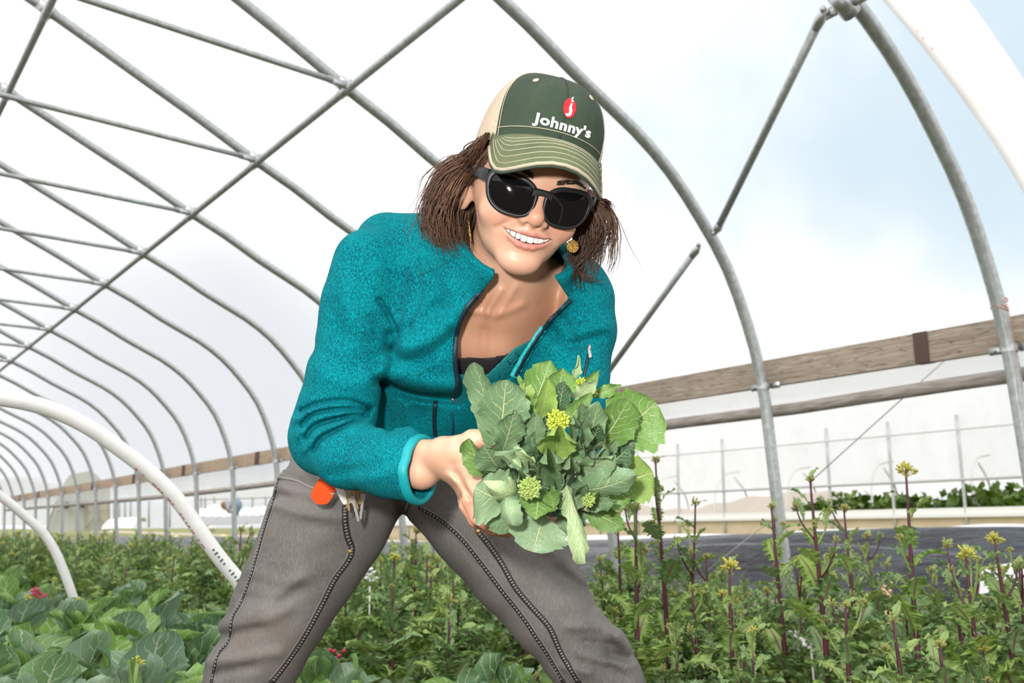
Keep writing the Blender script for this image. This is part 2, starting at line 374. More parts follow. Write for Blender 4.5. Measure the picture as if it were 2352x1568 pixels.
for i, (a, pr, lab) in enumerate(HOOPS):
    path_ = smooth_path([T(a, l, z + CAMH) for l, z in pr], 70)
    if i: path_ = smooth_path(np.vstack([[T(a, -.9, 0), T(a, -.86, .35), T(a, -.7, .62)], path_[::3]]), 90)
    o = thing('bed_hoop', path_[-1], lab, 'hoop')
    MB().tube([p - path_[-1] for p in path_], .0167, 16).build('pipe', M_pvc, o)
    if i in (0, 1, 2):
        # factory print: runs of small characters along the pipe
        mb = MB(); rnd = random.Random(4 + i)
        fine = smooth_path(path_, 900); n_ = len(fine)
        w_ = fine - CAM; pxs = CX + FPX * (w_ @ VR) / (w_ @ VF); pys = CY - FPX * (w_ @ VU) / (w_ @ VF)
        def krange(y0, y1, x0): q = np.where((pys > y0) & (pys < y1) & (pxs > x0) & (w_ @ VF > .1))[0]; return (int(q.min()), int(q.max())) if len(q) else (0, 0)
        k0, k1 = krange(10, 110, 1900) if i == 0 else krange(1065, 1250, 300) if i == 1 else krange(1190, 1340, 60)
        k = k0
        while k < k1:
            p = fine[k]; t = fine[k + 1] - fine[k]; t /= np.linalg.norm(t)
            toc = CAM - p; toc -= t * (toc @ t); toc /= np.linalg.norm(toc); sd = np.cross(t, toc)
            ofs = -.72 if (sd @ VU) > 0 else .72
            dr = toc * math.cos(ofs * 1.2) + sd * math.sin(ofs * 1.2); w = np.cross(t, dr)
            sc_ = .16 if i == 0 else .8; L_ = (.0022 + .002 * rnd.random()) * sc_
            if rnd.random() < (.8 if i < 2 else 0) or k == k0: mb.box(p + dr * .0168 - path_[-1], t * L_, w * .0022 * sc_, dr * .0003)
            k += rnd.choice((2, 3, 3, 4, 6)) if i else rnd.choice((3, 4, 5))
        mb.build('red_lettering', M_red, o, smooth=False)
        if i == 1:
            mb = MB()
            kb0, kb1 = krange(1258, 1345, 300)
            for k in range(kb0, kb1, 3):
                p = fine[k]; t = fine[k + 1] - fine[k]; t /= np.linalg.norm(t)
                toc = CAM - p; toc -= t * (toc @ t); toc /= np.linalg.norm(toc); sd = np.cross(t, toc)
                if ((k - kb0) // 3) % 6 != 5: mb.box(p + toc * .0168 - path_[-1], t * .0019, sd * .0042 * (1 if k % 2 else .6), toc * .0004)
            mb.build('black_lettering', M_blk, o, smooth=False)
# orange twine knotted round the first hoop, loose end hanging
M_twine = simple('orange_twine', (.75, .2, .08), .7)
c = on_plane_a(2295, 700, 0); mb = MB(); rnd = random.Random(2)
for k in range(5):
    ang = np.linspace(0, 2 * PI, 20); zz = rnd.uniform(-.02, .02)
    mb.tube([c + .0325 * (np.cos(t) * AX + np.sin(t) * LT) + np.array([0, 0, zz + .012 * math.sin(t + k)]) for t in ang], .0016, 5)
mb.tube([c - AX * .033 + np.array([0, 0, .0]), c - AX * .04 + np.array([0, 0, -.1]), c - AX * .036 + np.array([0, 0, -.25]), c - AX * .03 + np.array([0, 0, -.42])], .0009, 5)
mb.build('twine', M_twine, label='orange twine knotted round the steel hoop near the right edge', cat='twine')
# curtain ropes
M_rope = simple('grey_rope', (.52, .50, .49), .8)
for p, q, lab in (((2200, 800), (1868, 1100), 'thin grey curtain rope slanting down between the two right hoops'), ((1762, 1200), (1600, 1330), 'pale cord slanting down to the black tarp beside the hoop post')):
    MB().tube([on_plane_l(*p, 4.08), on_plane_l(*q, 4.08)], .0028, 6).build('curtain_rope', M_rope, label=lab, cat='rope')
# ================================================================== beyond the side wall
def gz(l): return float(ground_z(0, l))
# --- black silage tarp with white underside, lying in folds
_m = Mat('black_plastic_sheet', .2, (.020, .022, .032)); _m.inp(IOR=1.6); _m.bump(_m.noise(3.2, 5, _m.coord('Object', (3.2, 1, 1)), .62, 2.2), 1., .09); M_tarp = _m.m
M_tarpw = simple('white_plastic_sheet', (.88, .88, .88), .4, var=.04)
M_tan = simple('tan_baseboard', (.66, .54, .38), .85, var=.18, scale=3)
rnd = np.random.RandomState(5)
ph = rnd.rand(40) * 6.28
def fold(a, l):
    z = 0
    for k in range(7):
        f = 1.7 + k * .83; z = z + .075 / (1 + k * .35) * np.abs(np.sin(f * (l + .10 * np.sin(a * .7 + ph[k]) * (1 + k * .2)) + ph[k + 10] + .25 * a * math.cos(ph[k + 20])))
    return z
def tarp_z(a, l):
    e = np.exp(-((a - 3.0) / 3.6) ** 2)
    return ground_z(a, l) + .02 + fold(a, l) * (.9 + .5 * e) * np.clip((l - 4.3) / .8, 0, 1) * (1 - .7 * np.clip((l - 8.2) / 2., 0, 1)) + e * .13 * np.exp(-((l - 9.6) / 1.5) ** 2) + .10 * np.exp(-((l - 6.5) / .5) ** 2)
A_, L_ = np.meshgrid(np.linspace(-5, along(19), 150), np.linspace(4.3, 10.9, 130), indexing='ij')
edge = .25 * np.sin(A_ * .6) + .12 * np.sin(A_ * 1.7 + 1)
Lw = 4.3 + (L_ - 4.3) * (10.5 + edge - 4.3) / 6.6
P = np.stack([Lw, A_, tarp_z(A_, Lw)], -1)
o = thing('silage_tarp', (8, 6, gz(8)), 'big black plastic tarp lying in folds outside the tunnel wall', 'tarp')
MB().grid(P - np.array(o.location)).build('sheet', M_tarp, o)
a_ = np.linspace(-5, along(9.5), 120); t_ = np.linspace(0, 1, 6)
A2, T2 = np.meshgrid(a_, t_, indexing='ij'); l0 = 10.5 + .25 * np.sin(A2 * .6) + .12 * np.sin(A2 * 1.7 + 1)
wd_ = .30 + .12 * np.sin(A2 * 1.1)
L2 = l0 - .25 + wd_ * T2
P = np.stack([L2, A2, tarp_z(A2, l0 - .25) + .07 + .09 * np.sin(T2 * PI) + .02 * np.sin(A2 * 3) * T2], -1)
MB().grid(P - np.array(o.location)).build('turned_up_edge', M_tarpw, o, label='white underside turned up along the far edge')
# white tarp nearer, low at the right
A2, T2 = np.meshgrid(np.linspace(-3, 2.2, 50), np.linspace(0, 1, 14), indexing='ij')
L2 = 4.7 + (.9 - .28 * (A2 + .6).clip(0, 3)) .clip(.05, 2) * T2 + .05 * np.sin(A2 * 4)
P = np.stack([L2, A2, ground_z(A2, L2) + .24 + .06 * np.sin(T2 * 5 + A2 * 2.2) + .04 * np.sin(A2 * 7 + T2 * 3) + .05 * np.sin(T2 * PI)], -1)
MB().grid(P).build('white_tarp', M_tarpw, label='crumpled white plastic sheet low behind the flowering kale at right', cat='tarp')
# base board of the tunnel
for i, (n0_, n1_) in enumerate(((-2, 1.6), (1.62, 5.3), (5.32, 9.0))):
    o = MB().box(T((along(n0_) + along(n1_)) / 2, 4.10, .235), AX * (along(n1_) - along(n0_)) / 2, LT * .02, (0, 0, .075)).build('base_board', simple('grey_board', (.50, .44, .38), .9), smooth=False,
        label=['pale grey base board low behind the right hand kale', 'pale base board low behind the trousers', 'pale base board beyond the trouser leg in the kale'][i], cat='board')
# --- neighbouring tunnel
NL = 14.88; NA0, NA1 = -3.5, along(24)
o = thing('neighbouring_tunnel', (NL, 5, gz(NL)), 'white plastic greenhouse tunnel standing beyond the black tarp', 'greenhouse'); oo = np.array(o.location)
arc = smooth_path([(NL, 1.53, 0), (NL + .02, 1.95, 0), (NL + .12, 2.5, 0), (NL + .6, 3.3, 0), (NL + 1.7, 4.1, 0), (NL + 3.5, 4.6, 0), (NL + 4.4, 4.7, 0), (NL + 5.3, 4.6, 0), (NL + 7.1, 4.1, 0), (NL + 8.2, 3.3, 0), (NL + 8.7, 2.3, 0), (NL + 8.8, 1.2, 0), (NL + 8.8, .5, 0)], 40)
ya = np.linspace(NA0, NA1, 160)
def nsag(y, z): return .03 * math.sin(y * 5.15) * math.exp(-((z - 2) / .6) ** 2)
P = np.array([[(l + nsag(y, z) + .012 * math.sin(y * 2.3 + z * 9), y, z) for l, z, _ in arc] for y in ya])
MB().grid(P - oo).build('film', M_nfilm, o)
MB().tube([np.array((NL - .03, NA0, 2.35)) - oo, np.array((NL - .03, NA1, 2.35)) - oo], .012, 6).build('batten', simple('grey_batten', (.5, .5, .5)), o)
MB().tube([np.array((NL - .02, NA0, 1.53)) - oo, np.array((NL - .02, NA1, 1.53)) - oo], .022, 8).build('roll_up_bar', simple('bar_grey', (.42, .42, .42), .5), o)
MB().box(np.array((NL, (NA0 + NA1) / 2, 1.035)) - oo, (.02, 0, 0), (0, (NA1 - NA0) / 2, 0), (0, 0, .05)).box(np.array((NL - .04, (NA0 + NA1) / 2, .96)) - oo, (.02, 0, 0), (0, (NA1 - NA0) / 2, 0), (0, 0, .028)).build('rail', simple('white_rail', (.84, .84, .82), .5, var=.05), o, smooth=False)
MB().box(np.array((NL + .03, (NA0 + NA1) / 2, .67)) - oo, (.02, 0, 0), (0, (NA1 - NA0) / 2, 0), (0, 0, .28)).build('baseboard', M_tan, o, smooth=False)
for k in range(30):
    y = along(k - 4) + .55
    if NA0 < y < NA1: MB().tube([np.array((NL - .01, y, z)) - oo + np.array([.02 * (z - .4), 0, 0]) for z in (.4, 1.0, 2.0, 2.6)], .028, 8).build('post', M_pipe, o)
for k in range(9):
    y = 3.4 + k * 1.83; dx = .32
    pts = [(NL + .55, y, .45), (NL + .58, y + .05, 1.1), (NL + .75, y + .12, 1.6), (NL + 1.15, y + .2, 1.95), (NL + 1.7, y + .2, 2.05)]
    MB().tube(smooth_path(pts, 14) - oo, .022, 8).build('inner_hoop', M_pvc, o)
    pts = [(NL + 2.6, y + .6, .45), (NL + 2.55, y + .6, 1.1), (NL + 2.35, y + .55, 1.6), (NL + 1.9, y + .5, 1.95)]
    MB().tube(smooth_path(pts, 14) - oo, .022, 8).build('inner_hoop', M_pvc, o)
# tan frost cloth slumped inside
P = np.array([[(NL + .5 + 1.2 * t, y, .6 + .75 * t + .25 * math.exp(-((y - 10.6) / 1.2) ** 2) * t - .1 * math.sin(y * 1.4) * t + .03 * math.sin(y * 6 + t * 8)) for t in np.linspace(0, 1, 10)] for y in np.linspace(9.6, 18, 60)])
M_cloth = simple('tan_frost_cloth', (.66, .58, .50), .9)
MB().grid(P).build('frost_cloth', M_cloth, label='tan frost cloth slumped inside the neighbouring white tunnel', cat='cloth')
P = np.array([[(NL + .30 + .2 * t, y, .45 + .75 * t * (.75 + .25 * math.sin((y - 9) * 1.9))) for t in np.linspace(0, 1, 4)] for y in np.linspace(9., 10.5, 16)])
MB().grid(P).build('shade_cloth', simple('black_cloth', (.02, .018, .016), .9), label='scrap of black cloth under the tan frost cloth in the far tunnel', cat='cloth')
# leafy crop inside it: a bed of greens nobody could count
M_crop = Mat('dark_crop_leaf', .5); M_crop.col(M_crop.ramp(M_crop.noise(3.5, 4), [(.3, (.03, .07, .006)), (.55, (.10, .19, .012)), (.75, (.26, .36, .05))])); M_crop = M_crop.m
rs = np.random.RandomState(3); mb = MB()
for k in range(3400):
    y = rs.uniform(3., 10.4); l = NL + .25 + rs.rand() ** 1.4 * 2.6
    h = .80 + .09 * math.sin(y * 2.1) + .07 * math.sin(y * 5.3 + l * 3) - .12 * max(0, y - 9) ; c = np.array((l, y, gz(l) + rs.uniform(.45, 1) * h))
    d = rs.randn(3); d[2] = abs(d[2]); d /= np.linalg.norm(d); w = np.cross(d, rs.randn(3)); w /= np.linalg.norm(w); s = rs.uniform(.10, .18)
    mb.add([c - w * s * .2, c + d * s * .5 - w * s * .45, c + d * s * 1.1, c + d * s * .5 + w * s * .45], [(0, 1, 2, 3)])
mb.build('salad_greens', M_crop, label='dense dark green crop growing inside the neighbouring tunnel', cat='crop', kind='stuff')
# --- far left: another greenhouse with framed end wall, tunnels, row covers, worker
def far(px, py, d): return at(px, py, d)
M_frame = simple('grey_frame', (.36, .36, .36), .6); M_panel = simple('clear_panel', (.62, .62, .60), .5, var=.15, scale=1.2); M_tanp = simple('tan_panel', (.60, .56, .48), .6)
o = thing('end_wall_greenhouse', far(190, 1219, 36), 'far greenhouse with grey framed end wall and doors, left of the white bed hoop', 'greenhouse'); oo = np.array(o.location)
def quad_px(mb, pts, d, m=0, th=.05):
    V = [far(x, y, d) - oo for x, y in pts]; n = len(V); b = [v + VF * th for v in V]
    mb.add(V + b, [tuple(range(n)), tuple(range(n, 2 * n))[::-1]] + [(i, (i + 1) % n, n + (i + 1) % n, n + i) for i in range(n)], m)
mb = MB(); quad_px(mb, [(104, 1221), (128, 1153), (135, 1128), (160, 1090), (210, 1080), (252, 1120), (252, 1219)], 36, th=.06); mb.build('end_panel', M_panel, o, smooth=False)
mb = MB(); quad_px(mb, [(194, 1219), (194, 1150), (250, 1150), (250, 1217)], 35.9); mb.build('door_panel', M_tanp, o, smooth=False)
mb = MB()
for a, b, w in (((105, 1220), (128, 1154), 4), ((128, 1152), (252, 1150), 2), ((129, 1173), (250, 1171), 2), ((250, 1218), (250, 1150), 3), ((222, 1218), (222, 1152), 3), ((196, 1218), (196, 1150), 3), ((175, 1220), (175, 1172), 2), ((198, 1212), (222, 1182), 2.5), ((248, 1212), (224, 1184), 2.5), ((205, 1152), (222, 1164), 3)):
    p, q = far(*a, 35.8) - oo, far(*b, 35.8) - oo; mb.tube([p, q], w * 36 / FPX * .5, 6)
mb.build('door_frame', M_frame, o, smooth=False)
mb = MB(); quad_px(mb, [(178, 1167), (178, 1152), (192, 1152), (192, 1167)], 35.75); quad_px(mb, [(146, 1168), (146, 1152), (157, 1152), (157, 1168)], 35.75); mb.build('vent', simple('dark_vent', (.10, .09, .09)), o, smooth=False)
mb = MB(); quad_px(mb, [(0, 1205), (0, 1100), (60, 1100), (126, 1120), (125, 1156), (104, 1206)], 36.6, th=.5); mb.build('side_film', M_nfilm, o, smooth=False)
# low film tunnel between the door and the white hoop
def far_tunnel(name, pts, d, lab, posts):
    o = thing(name, far(pts[0][0], pts[0][1], d), lab, 'greenhouse'); q = np.array(o.location)
    top = [far(x, y, d) - q for x, y in pts[1]]; bot = [far(x, pts[2], d) - q for x, y in pts[1]]
    P = np.array([[b, (b + t) / 2 - VF * .0, t, t + VF * 1.2 + np.array([0, 0, .25]), t + VF * 3.0 + np.array([0, 0, .3])] for t, b in zip(top, bot)])
    MB().grid(P).build('film', M_nfilm, o)
    for x in posts: MB().tube([far(x, pts[2], d - .1) - q, far(x, pts[3], d - .1) - q], .03, 6).build('post', M_frame, o)
    return o
far_tunnel('film_tunnel', ((330, 1212), [(252, 1140), (300, 1140), (360, 1140), (442, 1140)], 1211, 1150), 32, 'far hazy film tunnel with hoops showing, beside the framed doors', (262, 274, 287, 300, 342, 390))
far_tunnel('film_tunnel', ((520, 1180), [(430, 1121), (500, 1120), (590, 1118), (640, 1117), (760, 1112)], 1148, 1120), 40, 'farthest white tunnel, behind the stooping worker', ())
o = far_tunnel('fence_tunnel', ((520, 1180), [(450, 1148), (520, 1147), (600, 1143), (760, 1140)], 1188, 1140), 38, 'low grey plastic windbreak on posts behind the stooping worker', (462, 471, 492, 547, 580, 610)); o['category'] = 'windbreak'
MB().tube([far(454, 1148, 37.8) - np.array(o.location), far(700, 1140, 37.8) - np.array(o.location)], .03, 6).build('top_rail', M_frame, o)
# row covers: long white humps
def strip(name, pts, d, h, lab, mat, wid=.5):
    c = smooth_path([far(x, y, d) for x, y in pts], 40); rr = random.Random(len(lab))
    P = []
    for i, p in enumerate(c):
        hh = h * (1 + .25 * math.sin(i * 1.3) + .2 * rr.random()); P.append([p + VF * wid * math.cos(t) + np.array([0, 0, hh * math.sin(t) - .02]) for t in np.linspace(PI, 0, 9)])
    return MB().grid(P).build(name, mat, label=lab, cat='row cover')
strip('row_cover', [(455, 1185), (540, 1183), (620, 1178)], 30, .20, 'long white row cover at the feet of the stooping worker', M_tarpw)
strip('row_cover', [(478, 1174), (500, 1172), (524, 1174)], 33, .2, 'short white row cover behind the stooping worker', M_tarpw)
strip('row_cover', [(250, 1206), (285, 1203), (322, 1203)], 28, .16, 'white row cover beside the grey framed doors', M_tarpw)
strip('row_cover', [(455, 1196), (520, 1196), (610, 1192)], 26, .10, 'grey ground cloth strip in front of the stooping worker', simple('grey_cloth', (.42, .42, .43), .8))
# sandbags and scraps on the tarp edge
for i, (x, y, w, mcol, lab) in enumerate(((141, 1240, 7, (.86, .86, .84), 'leftmost white sandbag on the far tarp edge'), (168, 1243, 8, (.88, .87, .85), 'middle white sandbag on the far tarp edge'), (185, 1242, 9, (.87, .87, .86), 'right hand white sandbag on the far tarp edge'),
        (448, 1212, 7, (.80, .74, .66), 'pale sandbag beside the white bed hoop'), (487, 1213, 11, (.78, .74, .72), 'broad pale sandbag right of the white bed hoop'), (477, 1203, 5, (.85, .8, .4), 'small yellow bag on the grass'),
        (402, 1233, 9, (.85, .78, .45), 'yellow bag on the tarp left of the bed hoop'), (513, 1230, 8, (.86, .8, .5), 'yellow bag on the tarp right of the bed hoop'), (558, 1243, 6, (.85, .6, .45), 'orange scrap on the tarp by the trouser leg'))):
    p = on_ground(x, y + 6); d = (p - CAM) @ VF; s = w * d / FPX
    mb = MB(); mb.ball((0, 0, s * .55), (s, s * .8, s * .65), 12, 8); 
    V = mb.v[0]; V += .12 * s * np.sin(V[:, [1, 2, 0]] * 9 / max(s, .05)); mb.build('sandbag', simple('bag', mcol, .8), label=lab, cat='bag').location = p
# stooping worker far off, seen between two hoops
M_skin_far = simple('far_skin', (.52, .30, .20)); M_jeans = simple('jeans', (.22, .32, .48)); M_shirt = simple('grey_shirt', (.42, .44, .50)); M_hair_far = simple('far_hair', (.35, .16, .08))
o = thing('person', far(541, 1187, 29), 'distant person in blue jeans and grey shirt stooping over a white row cover', 'person'); oo = np.array(o.location)
W = lambda x, y, dz=0: far(x, y, 29 + dz) - oo
mb = MB(); mb.tube(smooth_path([W(541, 1157), W(532, 1156), W(522, 1160), W(518, 1162)], 10), [.17, .19, .17, .09], 10); mb.tube(smooth_path([W(524, 1160, -.2), W(525, 1168, -.25), W(529, 1176, -.2)], 8), [.07, .055, .04], 8); mb.tube(smooth_path([W(523, 1160, .2), W(521, 1168, .2), W(525, 1175, .2)], 8), [.07, .055, .04], 8)
mb.build('shirt', M_shirt, o)
mb = MB()
for s in (-.13, .13): mb.tube(smooth_path([W(540, 1155, s), W(545, 1158, s), W(545, 1168, s), W(543, 1176, s), W(543, 1186, s)], 14), [.15, .16, .12, .085, .075], 10)
mb.build('jeans', M_jeans, o)
mb = MB(); mb.ball(W(516, 1161), (.11, .11, .14), 10, 8); mb.tube([W(529, 1175, -.2), W(531, 1179, -.2)], [.045, .03], 8); mb.tube([W(525, 1175, .2), W(527, 1178, .2)], [.045, .03], 8); mb.tube([W(519, 1161), W(516, 1161)], .06, 8); mb.build('body', M_skin_far, o)
mb = MB(); mb.ball(W(515.5, 1158.5), (.13, .13, .12), 10, 8); mb.ball(W(518, 1158), (.09, .09, .09), 8, 6); mb.build('hair', M_hair_far, o)
mb = MB()
for s in (-.13, .13): mb.ball(W(541.5, 1187, s), (.15, .1, .06), 8, 6)
mb.build('shoe', simple('brown_shoe', (.25, .12, .08)), o)
# ================================================================== implicit surfaces -> one continuous mesh (surface nets on sparse blocks)
# figure coordinates: metres, X right, Y up, Z towards the camera; Wd() turns them into world coordinates
def Cc(px, py, d): return np.array([(px - CX) / FPX * d, (CY - py) / FPX * d, -d])
def Wd(P): P = np.asarray(P, float); return CAM + P[..., 0:1] * VR + P[..., 1:2] * VU - P[..., 2:3] * VF
def to_px(P): return CX + FPX * P[:, 0] / -P[:, 2], CY - FPX * P[:, 1] / -P[:, 2]
def smin(a, b, k): h = np.clip(.5 + .5 * (b - a) / k, 0, 1); return b + (a - b) * h - k * h * (1 - h)
def smax(a, b, k): return -smin(-a, -b, k)
def s_ball(p, c, r): return np.linalg.norm(p - np.asarray(c, np.float32), axis=1) - r
def s_ell(p, c, r, R=None):
    q = p - np.asarray(c, np.float32)
    if R is not None: q = q @ np.asarray(R, np.float32).T
    r = np.asarray(r, np.float32); k = np.linalg.norm(q / r, axis=1)
    k2 = np.linalg.norm(q / (r * r), axis=1) + 1e-6
    return np.minimum(k * (k - 1) / k2, np.abs(k - 1) * r.max() * 2) * (1 if True else 0)
def s_cap(p, a, b, ra, rb):
    a = np.asarray(a, np.float32); d = np.asarray(b, np.float32) - a; t = np.clip((p - a) @ d / (d @ d), 0, 1)
    return np.linalg.norm(p - a - t[:, None] * d, axis=1) - (ra + (rb - ra) * t)
def s_chain(p, pts, rs, k=.01):
    f = None
    for i in range(len(pts) - 1):
        g = s_cap(p, pts[i], pts[i + 1], rs[i], rs[i + 1]); f = g if f is None else smin(f, g, k)
    return f
def s_seg(p, a, b, side, ra, rb):
    """tapered limb of elliptic section; side = direction of the first radius"""
    a = np.asarray(a, np.float32); d = np.asarray(b, np.float32) - a; L = np.linalg.norm(d); n = d / L
    u = np.asarray(side, np.float32); u = u - n * (u @ n); u /= np.linalg.norm(u); v = np.cross(n, u)
    q = p - a; s = q @ n; t = np.clip(s / L, 0, 1); ru = ra[0] + (rb[0] - ra[0]) * t; rv = ra[1] + (rb[1] - ra[1]) * t
    w = s - t * L; rm = np.minimum(ru, rv)
    return (np.sqrt((q @ u / ru) ** 2 + (q @ v / rv) ** 2 + (w / rm) ** 2) - 1) * rm
def s_poly(px, py, poly):
    """signed distance (pixels) to a polygon, negative inside"""
    poly = np.asarray(poly, np.float32); n = len(poly); d = np.full(px.shape, 1e18, np.float32); ins = np.zeros(px.shape, bool)
    for i in range(n):
        a, b = poly[i], poly[(i + 1) % n]; e = b - a; wx, wy = px - a[0], py - a[1]
        t = np.clip((wx * e[0] + wy * e[1]) / (e @ e), 0, 1); d = np.minimum(d, (wx - t * e[0]) ** 2 + (wy - t * e[1]) ** 2)
        c = ((a[1] > py) != (b[1] > py)) & (px < (b[0] - a[0]) * (py - a[1]) / (b[1] - a[1] + 1e-9) + a[0]); ins ^= c
    d = np.sqrt(d); return np.where(ins, -d, d)
def s_line(px, py, pts):
    d = np.full(px.shape, 1e18, np.float32)
    for a, b in zip(pts[:-1], pts[1:]):
        a = np.asarray(a, np.float32); e = np.asarray(b, np.float32) - a; wx, wy = px - a[0], py - a[1]
        t = np.clip((wx * e[0] + wy * e[1]) / (e @ e + 1e-9), 0, 1); d = np.minimum(d, (wx - t * e[0]) ** 2 + (wy - t * e[1]) ** 2)
    return np.sqrt(d)
def folds(p, items, zmin=None):
    """cloth folds drawn along view-space lines: (points, depth in m (+ groove, - ridge), half width in px)"""
    px, py = to_px(p); out = np.zeros(len(p), np.float32)
    for pts, amp, w in items:
        P = np.asarray(pts, np.float32)
        m = (px > P[:, 0].min() - 3 * w) & (px < P[:, 0].max() + 3 * w) & (py > P[:, 1].min() - 3 * w) & (py < P[:, 1].max() + 3 * w)
        if zmin is not None: m &= p[:, 2] > zmin
        if m.any():
            sp = smooth_path(np.c_[P, np.zeros(len(P))], max(8, 5 * len(P)))[:, :2] if len(P) > 2 else P
            d = s_line(px[m], py[m], sp) / w; out[m] += amp * np.exp(-d * d)
    return out
def surface(f, lo, hi, res, B=20, margin=.012):
    lo = np.asarray(lo, float); nb = np.ceil((np.asarray(hi) - lo) / (res * B)).astype(int); nc = nb * B + 2
    idx = np.stack(np.meshgrid(*[np.arange(k) for k in nb], indexing='ij'), -1).reshape(-1, 3)
    cen = lo + (idx * B + B / 2) * res; fc = np.concatenate([f(c.astype(np.float32)) for c in np.array_split(cen, max(1, len(cen) // 200000))])
    idx = idx[np.abs(fc) < res * B * .5 * 1.75 + margin]
    g = np.arange(B + 1); off = np.stack(np.meshgrid(g, g, g, indexing='ij'), -1).reshape(-1, 3)
    st = np.array([nc[1] * nc[2], nc[2], 1], np.int64)
    cid, cpos, quads = [], [], []
    for i0 in range(0, len(idx), 12):
        sub = idx[i0:i0 + 12]
        G = (sub[:, None] * B + off[None]).reshape(-1, 3); val = f((lo + G * res).astype(np.float32)).reshape(len(sub), B + 1, B + 1, B + 1)
        for s, v in zip(sub, val):
            if v.min() > 0 or v.max() < 0: continue
            neg = v < 0; b0 = s * B
            cs = sum(neg[i:B + i, j:B + j, k:B + k].astype(np.int8) for i in (0, 1) for j in (0, 1) for k in (0, 1))
            C = np.argwhere((cs > 0) & (cs < 8))
            if not len(C): continue
            acc = np.zeros((len(C), 3)); cnt = np.zeros(len(C))
            corners = [(i, j, k) for i in (0, 1) for j in (0, 1) for k in (0, 1)]
            for a in corners:
                for ax in range(3):
                    if a[ax]: continue
                    b = list(a); b[ax] = 1
                    va = v[C[:, 0] + a[0], C[:, 1] + a[1], C[:, 2] + a[2]]; vb = v[C[:, 0] + b[0], C[:, 1] + b[1], C[:, 2] + b[2]]
                    m = (va < 0) != (vb < 0); t = va[m] / (va[m] - vb[m]); P = np.array(a, float) + np.zeros((m.sum(), 3)); P[:, ax] = t
                    acc[m] += P; cnt[m] += 1
            cpos.append(lo + (C + b0 + acc / cnt[:, None]) * res); cid.append((C + b0) @ st)
            for ax in range(3):
                o1, o2 = [(1, 2), (2, 0), (0, 1)][ax]
                A = neg[:B, :B, :B]; sl = [slice(0, B)] * 3; sl[ax] = slice(1, B + 1); Bn = neg[tuple(sl)]
                E = np.argwhere(A != Bn)
                if not len(E): continue
                inside = A[E[:, 0], E[:, 1], E[:, 2]]; g0 = (E + b0) @ st
                q = np.stack([g0, g0 - st[o1], g0 - st[o1] - st[o2], g0 - st[o2]], 1)
                q[~inside] = q[~inside][:, ::-1]; quads.append(q)
    cid = np.concatenate(cid); cpos = np.concatenate(cpos); quads = np.concatenate(quads)
    cid, u = np.unique(cid, return_index=True); cpos = cpos[u]
    k = np.searchsorted(cid, quads); k = np.minimum(k, len(cid) - 1); ok = (cid[k] == quads).all(1)
    return cpos, k[ok][:, ::-1]
def fast_mesh(name, V, Q, mats, smooth=True):
    me = bpy.data.meshes.new(name); me.vertices.add(len(V)); me.vertices.foreach_set('co', np.asarray(V, np.float32).ravel())
    k = Q.shape[1]; me.loops.add(len(Q) * k); me.loops.foreach_set('vertex_index', Q.ravel().astype(np.int32))
    me.polygons.add(len(Q)); me.polygons.foreach_set('loop_start', np.arange(0, len(Q) * k, k, dtype=np.int32))
    me.polygons.foreach_set('use_smooth', np.full(len(Q), smooth))
    for m in mats if isinstance(mats, (list, tuple)) else [mats]: me.materials.append(m)
    me.update(calc_edges=True); return me
def vcol(me, name, C):
    a = me.color_attributes.new(name, 'FLOAT_COLOR', 'POINT'); C = np.asarray(C, np.float32)
    a.data.foreach_set('color', np.c_[C, np.ones(len(C), np.float32)].ravel())
class Skin:
    """ray-casts figure pixels onto a finished mesh, to lay seams, zips and lettering on it"""
    def __init__(s, Vw, Q): s.b = BVHTree.FromPolygons([tuple(v) for v in Vw], [tuple(int(i) for i in q) for q in Q])
    def hit(s, px, py, lift=0., frm=.3):
        r = Vector(ray(px, py)); o = Vector(CAM) + r * frm; loc, n, _, _ = s.b.ray_cast(o, r.normalized())
        if loc is None: return None, None
        if n.dot(r) > 0: n = -n
        return np.array(loc + n * lift), np.array(n)
    def strip(s, mb, pts, w, lift=.0015, n=60, m=0, thick=.0012):
        """flat band of width w (m) along pixel points"""
        P = [s.hit(x, y, lift) for x, y, _ in smooth_path([(x, y, 0) for x, y in pts], n)]
        P = [q for q in P if q[0] is not None]
        if len(P) < 2: return mb
        c = np.array([q[0] for q in P]); nn = np.array([q[1] for q in P])
        for _ in range(2): nn[1:-1] = (nn[:-2] + nn[1:-1] + nn[2:]) / 3; c[1:-1] = (c[:-2] + 2 * c[1:-1] + c[2:]) / 4
        t = np.gradient(c, axis=0); sd = np.cross(t, nn); sd /= np.linalg.norm(sd, axis=1)[:, None] + 1e-9
        nn /= np.linalg.norm(nn, axis=1)[:, None] + 1e-9
        R = np.stack([c - sd * w / 2 - nn * .002, c - sd * w / 2 + nn * thick * .6, c + nn * thick, c + sd * w / 2 + nn * thick * .6, c + sd * w / 2 - nn * .002], 1)
        mb.grid(R, m); return mb
    def cord(s, mb, pts, r, lift=0., n=60, m=0, k=6):
        P = [s.hit(x, y, lift)[0] for x, y, _ in smooth_path([(x, y, 0) for x, y in pts], n)]
        P = np.array([q for q in P if q is not None])
        if len(P) > 3: P[1:-1] = (P[:-2] + 2 * P[1:-1] + P[2:]) / 4; mb.tube(P, r, k, m)
        return mb
# ================================================================== the woman
def unit(v): v = np.asarray(v, float); return v / np.linalg.norm(v)
def rot(ax, a):
    return np.array(Matrix.Rotation(a, 3, Vector(ax)))
